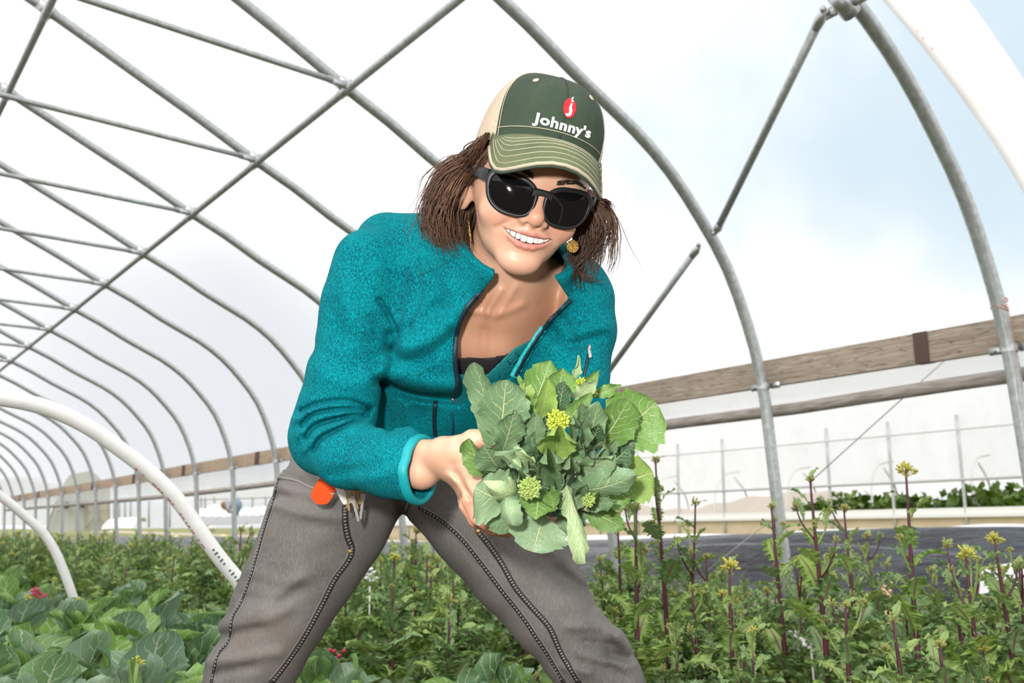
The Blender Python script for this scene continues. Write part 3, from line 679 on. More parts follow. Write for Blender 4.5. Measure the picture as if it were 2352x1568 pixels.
# head frame: x towards image right, y up the face, z out of the face; origin at the bridge of the nose
HO = Cc(1240, 447, 1.072)
_z = unit(-HO); _x = unit(np.cross([0, 1, 0], _z)); _y = np.cross(_z, _x)
_H = np.stack([_x, _y, _z], 1) @ rot((0, 0, 1), math.radians(-15)) @ rot((0, 1, 0), math.radians(13)) @ rot((1, 0, 0), math.radians(3))
def to_head(p): return (p - HO.astype(np.float32)) @ _H.astype(np.float32)
def from_head(q): return np.asarray(q, float) @ _H.T + HO
def HW(q): return Wd(from_head(q))
LIPU = [(-.0315, -.0492, -.0125), (-.019, -.0490, -.002), (-.006, -.0478, .0036), (0, -.0488, .0034), (.006, -.0478, .0036), (.019, -.0490, -.002), (.0315, -.0492, -.0125)]
LIPL = [(-.0315, -.0492, -.0125), (-.021, -.0588, -.0045), (-.009, -.0638, .0010), (0, -.0646, .0018), (.009, -.0638, .0010), (.021, -.0588, -.0045), (.0315, -.0492, -.0125)]
RU = [.0014, .0022, .0029, .0026, .0029, .0022, .0014]; RL = [.0014, .0030, .0038, .0039, .0038, .0030, .0014]
def mouth(q): 
    x2 = np.clip(np.abs(q[:, 0]) / .0315, 0, 1.3) ** 2
    return np.maximum(np.maximum(q[:, 1] - (-.0516 + .0022 * x2), (-.0608 + .0118 * x2) - q[:, 1]), -.030 - q[:, 2])
def head_f(p):
    q = to_head(p); ax = q.copy(); ax[:, 0] = np.abs(ax[:, 0])
    f = s_ell(q, (0, .028, -.088), (.0745, .088, .096))
    f = smin(f, s_ell(q, (0, -.002, -.066), (.0675, .076, .0625)), .02)
    f = smin(f, s_ell(q, (0, -.056, -.052), (.0508, .043, .052)), .022)
    f = smin(f, s_ell(q, (0, -.0875, -.018), (.0255, .0165, .0195)), .018)
    f = smin(f, s_ell(ax, (.040, -.034, -.028), (.022, .019, .0215)), .016)
    f = smin(f, s_cap(q, (-.034, .016, -.016), (.034, .016, -.016), .0135, .0135), .012)
    f = smax(f, -s_ball(ax, (.032, -.004, .006), .0125), .012)
    n = s_chain(q, [(0, .004, -.0075), (0, -.013, .0035), (0, -.0265, .0118)], [.0068, .0080, .0106], .004)
    n = smin(n, s_ell(ax, (.0122, -.0325, .0035), (.0072, .0070, .0088)), .006)
    n = smin(n, s_cap(q, (0, -.030, .012), (0, -.039, .002), .0062, .005), .005)
    f = smin(f, n, .008)
    f = smax(f, -s_ell(ax, (.0066, -.0385, .0085), (.0034, .0040, .0046)), .003)
    # muzzle, smile lines
    f = smin(f, s_ell(q, (0, -.050, -.014), (.027, .015, .0165)), .012)
    g = ax; a = np.array((.0155, -.033, .004), np.float32); b = np.array((.0375, -.052, -.014), np.float32); d = b - a
    t = np.clip((g - a) @ d / (d @ d), 0, 1); dd = np.linalg.norm(g - a - t[:, None] * d, axis=1); f = f + .0034 * np.exp(-(dd / .0046) ** 2) * np.sin(np.clip(t, .08, 1) * PI * .85)
    f = f + .0014 * np.exp(-(np.linalg.norm((g - np.array((0, -.0765, .002), np.float32)) / np.array((.018, .0035, .02), np.float32), axis=1)) ** 2)
    u = s_chain(q, LIPU, RU, .002); l = s_chain(q, LIPL, RL, .002)
    f = smin(f, np.minimum(u, l), .0035)
    f = smax(f, -mouth(q), .0016)
    f = smin(f, np.maximum(s_chain(q, LIPL, [r * .8 for r in RL], .002), -mouth(q) - .004), .0015)
    # ears
    e = s_ell(ax, (.0745, -.020, -.094), (.0085, .030, .0185), rot((0, 1, 0), .35)); e = smax(e, -s_ell(ax, (.083, -.014, -.090), (.006, .017, .0095)), .006)
    f = smin(f, e, .007)
    return f
NB0, NB1 = from_head((0, -.045, -.098)), Cc(1150, 668, 1.235)
A_S, B_S = Cc(846, 606, 1.205), Cc(1336, 690, 1.235)
SIDE = unit(B_S - A_S); TAX = unit(Cc(1150, 640, 1.2) - Cc(925, 1060, 1.42)); TAX = unit(TAX - SIDE * (TAX @ SIDE)); TFR = np.cross(SIDE, TAX)
TFR = TFR if TFR[2] > 0 else -TFR; TR = np.stack([SIDE, TAX, TFR])
def torso_f(p):
    f = s_ell(p, Cc(1080, 745, 1.285), (.152, .155, .100), TR)
    f = smin(f, s_cap(p, Cc(895, 572, 1.255), Cc(1160, 606, 1.265), .047, .063), .05)
    f = smin(f, s_cap(p, Cc(1160, 612, 1.265), Cc(1316, 672, 1.265), .062, .050), .04)
    f = smin(f, s_seg(p, Cc(1045, 800, 1.31), Cc(945, 1010, 1.41), SIDE, (.114, .092), (.130, .100)), .045)
    return f
def bust_f(p): return smin(s_ell(p, Cc(972, 806, 1.212), (.072, .066, .050), TR), s_ell(p, Cc(1128, 806, 1.235), (.058, .052, .046), TR), .03)
ARM_R = [Cc(846, 608, 1.205), Cc(826, 710, 1.20), Cc(800, 850, 1.195), Cc(772, 950, 1.185), Cc(742, 1012, 1.175), Cc(800, 1041, 1.135), Cc(900, 1063, 1.085), Cc(968, 1080, 1.05)]
ARM_Rr = [.047, .049, .0505, .0485, .0400, .0390, .0392, .0400]
ARM_L = [Cc(1334, 690, 1.235), Cc(1328, 770, 1.235), Cc(1312, 860, 1.22), Cc(1310, 960, 1.20), Cc(1316, 1010, 1.17), Cc(1316, 1060, 1.10)]
ARM_Lr = [.0465, .047, .048, .044, .040, .036]
def arms_f(p): return np.minimum(s_chain(p, ARM_R, ARM_Rr, .022), s_chain(p, ARM_L, ARM_Lr, .022))
# --- hands: palm, five separate fingers with knuckle bends, thumb off the side
def hand_f(p, wrist, fore, palm, fingers, thumb, fr, fr2):
    side = unit(np.array(palm[1][1]) - np.array(palm[1][0]))
    f = s_seg(p, fore, wrist, side, (.0265, .0235), (.0255, .0185))
    f = smin(f, s_seg(p, wrist, (palm[0][0] + palm[0][1]) / 2, side, (.0245, .0175), (.030, .0155)), .012)
    f = smin(f, s_seg(p, (palm[0][0] + palm[0][1]) / 2, (palm[1][0] + palm[1][1]) / 2, side, (.032, .0145), (.0385, .0125)), .012)
    for pts, r in zip(fingers, fr):
        f = smin(f, s_chain(p, pts, [r * 1.08, r, r * .94, r * .78][:len(pts)], .003), .005)
    f = smin(f, s_chain(p, thumb, fr2, .005), .009)
    return f
def fing(k, dist, n=3): return k
_K = [Cc(1092, 1118, .990), Cc(1078, 1150, 1.000), Cc(1070, 1160, 1.020), Cc(1066, 1152, 1.040)]           # knuckles of her right hand, index..little
RH = dict(fore=Cc(930, 1056, 1.075), wrist=Cc(1030, 1053, 1.030), palm=((Cc(1062, 1028, 1.005), Cc(1052, 1088, 1.030)), (Cc(1098, 1096, .990), Cc(1070, 1142, 1.030))),
          fingers=[[_K[0], Cc(1112, 1165, .982), Cc(1146, 1196, .988), Cc(1172, 1212, 1.004)],
                   [_K[1], Cc(1096, 1188, .998), Cc(1134, 1212, 1.008), Cc(1166, 1222, 1.024)],
                   [_K[2], Cc(1092, 1194, 1.020), Cc(1130, 1214, 1.030), Cc(1158, 1216, 1.044)],
                   [_K[3], Cc(1088, 1182, 1.044), Cc(1116, 1198, 1.052), Cc(1138, 1204, 1.062)]],
          thumb=[Cc(1052, 1030, 1.015), Cc(1085, 1010, 1.000), Cc(1125, 1004, .995), Cc(1160, 1014, .998)])
LH = dict(fore=Cc(1316, 1040, 1.125), wrist=Cc(1318, 1082, 1.075), palm=((Cc(1335, 1098, 1.06), Cc(1285, 1098, 1.07)), (Cc(1322, 1148, 1.035), Cc(1262, 1146, 1.045))),
          fingers=[[Cc(1262, 1150, 1.030), Cc(1240, 1186, 1.015), Cc(1206, 1198, 1.010), Cc(1182, 1192, 1.012)],
                   [Cc(1282, 1158, 1.025), Cc(1262, 1196, 1.005), Cc(1226, 1212, 1.000), Cc(1198, 1210, 1.000)],
                   [Cc(1302, 1158, 1.028), Cc(1290, 1198, 1.008), Cc(1256, 1218, 1.000), Cc(1226, 1220, 1.000)],
                   [Cc(1322, 1152, 1.034), Cc(1316, 1188, 1.018), Cc(1290, 1206, 1.010), Cc(1266, 1212, 1.008)]],
          thumb=[Cc(1290, 1098, 1.055), Cc(1262, 1080, 1.02), Cc(1232, 1070, .995), Cc(1206, 1066, .985)])
FR, TRD = [.0082, .0084, .0079, .0068], [.0125, .0112, .0096, .0076]
def handR(p):
    f = hand_f(p, RH['wrist'], RH['fore'], RH['palm'], RH['fingers'], RH['thumb'], FR, TRD)
    # tendons, wrist bone
    return f + folds(p, [([(1042, 1098), (1075, 1150)], -.0016, 7), ([(1055, 1075), (1085, 1130)], -.0012, 6), ([(1046, 1086), (1080, 1142)], .0014, 5), ([(1012, 1010), (1062, 1006)], -.001, 8), ([(1030, 1092), (1046, 1104)], -.0028, 9), ([(1040, 1065), (1050, 1100)], .0018, 9)])
def handL(p): return hand_f(p, LH['wrist'], LH['fore'], LH['palm'], LH['fingers'], LH['thumb'], FR, TRD)
def body_f(p):
    f = head_f(p)
    nk = s_seg(p, NB0, NB1, SIDE, (.050, .050), (.056, .052))
    f = smin(f, nk, .014)
    f = f + 0
    px0, _ = to_px(p); t = torso_f(p) + .024 + .03 * np.clip((1040 - px0) / 40, 0, 1); t = smin(t, bust_f(p) + .030 + .02 * np.clip((1040 - px0) / 40, 0, 1), .03)
    t = np.maximum(t, -(p @ TAX.astype(np.float32) - np.float32(Cc(1060, 860, 1.3) @ TAX)))       # below the chest the jacket hides it
    f = smin(f, t, .028)
    f = f + folds(p, [([(1128, 640), (1112, 700), (1105, 720)], .0025, 10), ([(1150, 668), (1120, 712)], -.003, 9), ([(1185, 660), (1150, 715), (1140, 726)], -.002, 8), ([(1072, 712), (1120, 722)], -.0035, 9), ([(1150, 722), (1200, 700)], -.003, 10), ([(1112, 760), (1110, 830)], .003, 12)], -1.30)
    a = np.minimum(s_chain(p, ARM_R, [r - .017 for r in ARM_Rr], .02), s_chain(p, ARM_L, [r - .017 for r in ARM_Lr], .02))
    f = smin(f, a, .01); f = np.minimum(f, 1e9)
    f = smin(f, np.minimum(handR(p), handL(p)), .006)
    return f
def bounds(P, m): P = np.array(P); return P.min(0) - m, P.max(0) + m
# figure root stands on the ground between her boots
ROOT = thing('person', Wd(Cc(960, 2150, 1.47)) * [1, 1, 0], 'smiling woman in teal jacket, green cap and sunglasses bending forward with leaves in her hands', 'person')
RO = np.array(ROOT.location)
def part(name, V, Q, mats, parent=ROOT, **kw): return link(name, fast_mesh(name, np.asarray(V) - RO, Q, mats), parent, **kw)
BV, BQ = surface(body_f, *bounds([from_head((-.09, .12, -.19)), from_head((.09, .12, .03)), Cc(690, 640, 1.3), Cc(1400, 1220, .97), Cc(1400, 560, 1.38), from_head((0, -.1, .03))], .02), .0021, margin=.012)
print('body', len(BV), len(BQ))
# skin colour: lips, blush, freckled nose, darker mouth, warmer hands; measured on the head frame
q = to_head(BV.astype(np.float32)); qa = q.copy(); qa[:, 0] = np.abs(qa[:, 0])
base = np.tile(np.array((.70, .415, .285)), (len(BV), 1))
def blend(w, c):
    global base
    base = base * (1 - w[:, None]) + np.array(c) * w[:, None]
sm = lambda x, a, b: (lambda t: t * t * (3 - 2 * t))(np.clip((x - a) / (b - a), 0, 1))
onhead = (q[:, 1] > -.13) & (np.abs(q[:, 0]) < .1) & (q[:, 2] > -.2)
blend(onhead * .45 * np.exp(-(np.linalg.norm((qa - (.040, -.036, -.01)) / (.022, .016, .03), axis=1)) ** 2), (.66, .28, .20))
blend(onhead * .5 * np.exp(-(np.linalg.norm((q - (0, -.026, .018)) / (.014, .014, .016), axis=1)) ** 2), (.62, .26, .17))
blend(onhead * .35 * np.exp(-(np.linalg.norm((q - (0, -.092, 0)) / (.020, .012, .03), axis=1)) ** 2), (.68, .33, .25))
px_, py_ = to_px(BV)
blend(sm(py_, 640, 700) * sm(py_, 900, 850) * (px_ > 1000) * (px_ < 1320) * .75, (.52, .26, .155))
blend(sm(px_, 1040, 1090) * sm(py_, 1110, 1170) * .5, (.60, .25, .16))
blend(np.exp(-(np.hypot((px_ - 1046 - (1025 - py_) * .9) / 14, (py_ - 1024) / 9)) ** 2) * .45, (.72, .42, .40))
lip = np.minimum(s_chain(q, LIPU, RU, .002), s_chain(q, LIPL, RL, .002))
blend(onhead * sm(lip, .0014, .0002) * .85, (.60, .22, .19))
blend(onhead * sm(mouth(q), .0016, -.0004) * (q[:, 2] < .0005) * 1., (.16, .03, .025))
M = Mat('skin', .42); M.inp(Subsurface_Weight=.12, Subsurface_Scale=.012); M.b.inputs['Subsurface Radius'].default_value = (1, .35, .2)
vq = M.coord('Object'); fr = M.noise(260, 2, vq); fr2 = M.noise(34, 3, vq)
c0 = M.attr('tint'); c1 = M.mix(M.rng(fr2, .35, .7, 0, .35), c0, M.mix(1., c0, (.86, .74, .68), 'MULTIPLY'))
c1 = M.mix(M.rng(fr, .66, .74, 0, .28), c1, M.mix(1., c1, (.72, .52, .42), 'MULTIPLY'))
M.col(c1).bump(M.noise(420, 2, vq), .06, .002); M_skin = M.m
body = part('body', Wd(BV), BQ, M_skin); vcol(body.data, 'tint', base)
# teeth
M_tooth = simple('tooth', (.88, .85, .78), .18, var=.03, scale=60)
def superbox(mb, c, ax, ay, az, e=.55, k=12, h=8):
    th = np.linspace(0, PI, h + 1)[:, None]; ph = np.linspace(0, 2 * PI, k, endpoint=False)[None]; sg = lambda x, p: np.sign(x) * np.abs(x) ** p
    V = np.stack([sg(np.sin(th), e) * sg(np.cos(ph), e), sg(np.sin(th), e) * sg(np.sin(ph), e), sg(np.cos(th), e) + 0 * ph], -1)
    return mb.grid(np.asarray(c) + V[..., 0:1] * np.asarray(ax) + V[..., 1:2] * np.asarray(ay) + V[..., 2:3] * np.asarray(az), wrap=True)
xs = 0; tw = [.0082, .0064, .0072, .0062, .0060]
x = 0
for i, w in enumerate(tw):
    for sg in (-1, 1):
        cx_ = sg * (x + w / 2); zz = -.0032 - 9.5 * cx_ * cx_; ang = -sg * 2 * 9.5 * abs(cx_)
        ax_ = unit((1, 0, -2 * 9.5 * cx_)); az_ = np.cross(ax_, (0, 1, 0)); hh = (.0056, .0050, .0053, .0046, .0040)[i]
        mb = MB(); superbox(mb, (0, 0, 0), ax_ * w * .503, np.array((0, hh, 0)), unit(az_) * .0024, .42)
        mb.v[0] = Wd(from_head(mb.v[0] + (cx_, -.0504 - hh + 2.4 * cx_ * cx_ + .0012, zz))) - RO; mb.build('tooth', M_tooth, ROOT)
    x += w
# eyes behind the dark lenses
M_eye = simple('eye_white', (.8, .77, .74), .2)
for sg in (-1, 1):
    mb = MB().ball((0, 0, 0), .0118, 14, 10); mb.v[0] = Wd(from_head(mb.v[0] + (sg * .031, -.003, -.0165))) - RO; mb.build('eye', M_eye, ROOT)
# eyebrows: short hairs
M_brow = simple('brow_hair', (.045, .026, .017), .6)
SK = Skin(Wd(BV), BQ); rs = np.random.RandomState(8)
HF = unit(_H[:, 2])
def on_face(x, y, lift=0.):
    o = HW((x, y, .08)); dr = -(VR * HF[0] + VU * HF[1] - VF * HF[2]); loc, n, _, _ = SK.b.ray_cast(Vector(o), Vector(dr)); 
    return np.array(loc) - dr * lift if loc is not None else None
for sg in (-1, 1):
    mb = MB()
    for k in range(190):
        t = rs.rand(); x = sg * (.014 + .042 * t); y = .0185 + .009 * math.sin(t * 2.2) - .004 * t + rs.uniform(-1, 1) * (.0032 - .0018 * t)
        ln = .007; dx, dy = sg * ln * .9, ln * (.45 - .75 * t)
        P = [on_face(x + dx * s, y + dy * s, .0006 + .0012 * math.sin(s * 3)) for s in (0, .5, 1)]
        if all(p is not None for p in P): mb.tube([p - RO for p in P], [.00035, .0003, .0001], 3, cap=False)
    mb.build('eyebrow', M_brow, ROOT)
# --- jacket
VOPEN = [(1142, 600), (1132, 640), (1078, 702), (1054, 760), (1050, 830), (1056, 880), (1046, 925), (1062, 925), (1095, 885), (1160, 872), (1176, 866), (1212, 800), (1252, 742), (1306, 684), (1262, 618), (1200, 560)]
JF = [  # folds: pixel path, depth, half width
    ([(868, 876), (925, 900), (990, 912), (1052, 918)], 0.0160, 12), ([(900, 850), (960, 880), (1040, 890)], -0.0087, 23),
    ([(872, 690), (898, 735), (912, 768), (902, 800)], .0095, 7), ([(905, 770), (960, 745), (1005, 700)], 0.0058, 13), ([(893, 800), (930, 828), (985, 815), (1040, 770)], 0.0087, 16),
    ([(895, 770), (905, 830), (885, 870)], 0.0087, 13), ([(1070, 705), (1010, 770), (930, 800)], -0.0072, 21), ([(1030, 650), (1045, 700), (1030, 740)], -0.0043, 18), ([(1000, 640), (1010, 700)], 0.0043, 18),
    ([(935, 620), (928, 690), (916, 760)], 0.0032, 6), ([(962, 600), (968, 690), (940, 765)], 0.0032, 6), ([(820, 690), (860, 740), (905, 790)], 0.0058, 21),
    ([(692, 943), (740, 925), (800, 922), (850, 938)], .0085, 6.5), ([(694, 976), (722, 950), (792, 938), (845, 944)], .0095, 6), ([(704, 1004), (724, 978), (790, 958), (842, 952)], .0095, 6), ([(722, 1034), (738, 1008), (790, 980), (835, 960)], .0080, 6.5),
    ([(678, 967), (730, 938), (800, 930)], -.0045, 7), ([(684, 1001), (722, 964), (790, 948)], -.0045, 7), ([(700, 1034), (732, 994), (790, 970)], -.0045, 7), ([(720, 800), (780, 830), (850, 830)], .0050, 22), ([(735, 860), (800, 880), (870, 870)], -.0060, 24), ([(760, 1085), (850, 1075), (930, 1052)], .0035, 14),
    ([(780, 620), (810, 700), (830, 760)], -0.0043, 26), ([(760, 700), (790, 780)], 0.0036, 23), ([(885, 900), (890, 950), (895, 990)], 0.0058, 13), ([(930, 940), (945, 990)], -0.0043, 13),
    ([(1262, 760), (1310, 790), (1380, 770)], 0.0072, 14), ([(1265, 800), (1320, 770), (1390, 752)], -0.0058, 16), ([(1250, 700), (1300, 740), (1330, 800), (1335, 860)], 0.0043, 9), ([(1320, 830), (1322, 880)], 0.0029, 8),
    ([(830, 1100), (890, 1085), (950, 1070)], -0.0029, 21), ([(1000, 925), (1000, 1000)], 0.0036, 6), ([(1175, 872), (1230, 770), (1300, 690)], -0.0058, 16)]
CUFF_C, CUFF_N = Cc(968, 1080, 1.05), unit(Cc(968, 1074, 1.05) - Cc(900, 1062, 1.07))
CUFF_N = unit(CUFF_N + np.array((.05, .10, -.10)))
COLC = Cc(1185, 585, 1.16); COLN = unit(NB0 - NB1)
def jacket_out(p):
    t = torso_f(p) - .004
    t = smin(t, bust_f(p), .03)
    t = smin(t, s_seg(p, Cc(1150, 690, 1.24), Cc(1190, 590, 1.165), SIDE, (.100, .074), (.076, .066)), .03)      # stand collar
    a = s_chain(p, ARM_R, ARM_Rr, .022); b = s_chain(p, ARM_L, ARM_Lr, .022)
    f = smin(smin(t, a, .020), b, .020)
    q = p * 9; f = f + .0016 * np.sin(q[:, 0] * 5 + 2 * np.sin(q[:, 1] * 3)) * np.sin(q[:, 1] * 4 + q[:, 2] * 3)
    return f + folds(p, JF, -1.36)
def jacket_f(p):
    o = jacket_out(p); i = o + .0095
    f = np.maximum(o, -i)
    px, py = to_px(p); v = s_poly(px, py, VOPEN) / 1750
    v = np.where((p @ TFR.astype(np.float32)) > np.float32(Cc(1110, 740, 1.30) @ TFR), v, .05)
    f = np.maximum(f, -v)
    f = np.maximum(f, (p - COLC.astype(np.float32)) @ COLN.astype(np.float32))
    m = (px > 900) & (p[:, 2] > -1.13) & (px < 1080) & (py > 960)
    f = np.where(m, np.maximum(f, (p - CUFF_C.astype(np.float32)) @ CUFF_N.astype(np.float32)), f)
    f = np.where(p[:, 2] < -1.26, np.maximum(f, -((p - Cc(945, 1000, 1.41).astype(np.float32)) @ TAX.astype(np.float32)) - .012), f)
    m2 = (px > 1230) & (py > 1000); f = np.where(m2, np.maximum(f, (py - 1058) / 1700), f)
    return f
JV, JQ = surface(jacket_f, *bounds([Cc(670, 640, 1.3), Cc(1410, 1170, 1.0), Cc(1410, 470, 1.42), Cc(670, 480, 1.42), Cc(950, 1100, 1.5), Cc(1000, 1150, 1.0)], .03), .0022, margin=.012)
print('jacket', len(JV))
M = Mat('teal_fleece', .9); v = M.coord('Object')
h1 = M.noise(1500, 2, M.coord("Object", (1, 1, .6))); h2 = M.noise(620, 3, M.coord("Object", (1, 1, .5))); h3 = M.noise(28, 3, v)
c = M.ramp(h2, [(.34, (.0, .060, .085)), (.50, (.0, .150, .185)), (.68, (.0, .30, .335))])
c = M.mix(M.rng(h1, .55, .70, 0, .55), c, (.0, .085, .11)); c = M.mix(M.rng(h3, .3, .7, 0, .25), c, (.0, .30, .33))
M.col(c).bump(h1, .35, .003); M.inp(Sheen_Weight=.06, Sheen_Roughness=.5); M.b.inputs['Sheen Tint'].default_value = (.05, .7, .75, 1); M.inp(Specular_IOR_Level=.12); M_fleece = M.m
jacket = part('jacket', Wd(JV), JQ, M_fleece)
SJ = Skin(Wd(JV), JQ)
M_trim = simple('teal_binding', (.0, .30, .335), .55, var=.08, scale=90); M_dark = simple('dark_zip', (.004, .022, .035), .5); M_blue = simple('blue_cord', (.0, .075, .16), .5); M_steel = simple('zip_steel', (.62, .60, .57), .25, .9)
M_seam = simple('teal_seam', (.0, .12, .15), .9, var=.3, scale=300)
M_facing = simple('light_teal_facing', (.01, .42, .43), .5, var=.08, scale=70)
def jpart(name, mats, fn, parent=None, **kw):
    mb = MB(); fn(mb)
    if mb.n == 0: return None
    mb.v = [x - RO for x in mb.v]; return mb.build(name, mats, parent or jacket, **kw)
jpart('zip_tape', M_dark, lambda mb: SJ.strip(mb, [(1136, 640), (1074, 704), (1050, 760), (1045, 830), (1050, 880), (1040, 912)], .0062, .0012))
jpart('zip_tape', M_dark, lambda mb: SJ.strip(mb, [(1309, 690), (1258, 742), (1218, 800), (1184, 862)], .006, .0012))
jpart('front_facing', M_facing, lambda mb: SJ.strip(mb, [(1250, 752), (1214, 806), (1180, 866)], .012, .0008, thick=.0004), label='pale teal tape along the open front edge')
jpart('seam', M_seam, lambda mb: SJ.cord(mb, [(936, 616), (928, 690), (914, 762)], .0007, .0002))
jpart('seam', M_seam, lambda mb: SJ.cord(mb, [(962, 600), (968, 690), (940, 762)], .0007, .0002))
jpart('seam', M_seam, lambda mb: SJ.cord(mb, [(930, 645), (980, 625), (1030, 600)], .0007, .0002))
jpart('seam', M_seam, lambda mb: SJ.cord(mb, [(1290, 720), (1330, 790), (1336, 870)], .0007, .0002))
jpart('pocket_zip', M_dark, lambda mb: SJ.strip(mb, [(1001, 922), (997, 960), (1000, 1002)], .006, .001))
jpart('collar_binding', M_trim, lambda mb: SJ.cord(mb, [(1088, 566), (1112, 594), (1140, 622)], .0022, 0))
# cuff binding: follows the cut edge of the sleeve
uu = unit(np.cross(CUFF_N, (0, 0, 1))); ww = np.cross(CUFF_N, uu); ring = []
for t in np.linspace(0, 2 * PI, 41):
    d = uu * math.cos(t) + ww * math.sin(t); lo, hi = .005, .08
    for _ in range(26):
        m_ = (lo + hi) / 2
        if jacket_out((CUFF_C + d * m_)[None].astype(np.float32))[0] < 0: lo = m_
        else: hi = m_
    ring.append(CUFF_C + d * (lo - .0028))
ring = np.array(ring); mb = MB()
P = np.array([[Wd(c + CUFF_N * o + unit(c - CUFF_C) * r) for (o, r) in ((-.0075, .0032), (-.002, .0042), (.0022, .0025), (.0028, -.001), (.001, -.004), (-.0075, -.004))] for c in ring])
mb.grid(P - RO); mb.build('cuff_binding', M_trim, jacket)
# zip slider with blue pull
def slider(mb, px, py, w, h):
    c, n = SJ.hit(px, py, .003); 
    up = unit(VU - n * (VU @ n)); rt = np.cross(up, n); superbox(mb, c, rt * w, up * h, n * .0022, .6)
    return c, up, rt, n
jpart('zip_slider', M_steel, lambda mb: slider(mb, 1040, 916, .0034, .0075))
def pull(mb):
    p = [(SJ.hit(x, y, .004)[0], SJ.hit(x, y)[1]) for x, y in ((1039, 924), (1039, 950), (1040, 972), (1040, 986))]
    p = [q for q in p if q[0] is not None]
    n = p[0][1]; c = [q[0] for q in p]; mb.tube(c, .0013, 6)
    up = unit(c[0] - c[-1]); rt = unit(np.cross(up, n)); a = c[-1] - up * .008
    mb.tube([a + up * math.cos(t) * .011 + rt * math.sin(t) * (.0042 - .0010 * math.cos(t)) for t in np.linspace(0, 2 * PI, 20)], .0012, 6, cap=False)
jpart('pull_cord', M_blue, pull)
def sleeve_pull(mb):
    c, up, rt, n = slider(mb, 1352, 800, .0022, .004); a = SJ.hit(1351, 812, .004)[0]
    superbox(mb, a, rt * .0024, up * .0085, n * .0012, .5)
jpart('sleeve_zip_pull', M_steel, sleeve_pull)
jpart('sleeve_zip', M_dark, lambda mb: SJ.strip(mb, [(1353, 806), (1349, 830), (1342, 862)], .004, .0008))
jpart('collar_zip_end', M_steel, lambda mb: mb.ball(SJ.hit(1141, 627, .001)[0] if SJ.hit(1141, 627)[0] is not None else Wd(Cc(1141, 627, 1.1)), .0026, 8, 6))
# lining seen inside the open front, and the black top
def lining_f(p):
    t = smin(torso_f(p) + .006, bust_f(p) + .012, .03); px, py = to_px(p)
    return np.maximum(np.maximum(t, -t - .004), np.maximum(s_poly(px, py, [(1040, 856), (1110, 866), (1180, 800), (1225, 776), (1190, 880), (1130, 935), (1040, 940)]) / 1700, -p[:, 2] - 1.30))
def top_f(p):
    t = smin(torso_f(p) + .016, bust_f(p) + .022, .03); px, py = to_px(p)
    return np.maximum(np.maximum(t, -t - .004), np.maximum(s_poly(px, py, [(1030, 826), (1075, 820), (1110, 822), (1150, 816), (1185, 806), (1200, 900), (1030, 930)]) / 1700, -p[:, 2] - 1.30))
bl, bh = bounds([Cc(1020, 780, 1.3), Cc(1240, 950, 1.1)], .02)
V, Q = surface(top_f, bl, bh, .0028); part('tank_top', Wd(V), Q, simple('black_knit', (.012, .008, .012), .8))
V, Q = surface(lining_f, bl, bh, .0028); link('lining', fast_mesh('lining', Wd(V) - RO, Q, simple('teal_lining', (.0, .16, .17), .7)), jacket)
# --- trousers, boots
_wf = lambda x, y, z: np.array([(np.array((x, y, z)) - CAM) @ VR, (np.array((x, y, z)) - CAM) @ VU, -((np.array((x, y, z)) - CAM) @ VF)])
LEG_R = [(Cc(812, 1090, 1.405), (.098, .100)), (Cc(752, 1200, 1.385), (.0885, .090)), (Cc(700, 1300, 1.365), (.0775, .081)), (Cc(646, 1400, 1.345), (.0690, .074)), (Cc(598, 1500, 1.335), (.0610, .068)), (Cc(566, 1568, 1.335), (.0570, .064)), (Cc(545, 1640, 1.35), (.056, .062)), (Cc(528, 1860, 1.44), (.054, .056)), (Cc(520, 2085, 1.52), (.056, .056))]
LEG_L = [(Cc(1040, 1085, 1.405), (.100, .100)), (Cc(1128, 1200, 1.385), (.0870, .090)), (Cc(1194, 1300, 1.365), (.0735, .080)), (Cc(1266, 1400, 1.345), (.0620, .071)), (Cc(1338, 1500, 1.335), (.0540, .064)), (Cc(1388, 1568, 1.335), (.0530, .062)), (Cc(1418, 1640, 1.35), (.053, .06)), (Cc(1440, 1860, 1.44), (.053, .055)), (Cc(1455, 2085, 1.52), (.056, .056))]
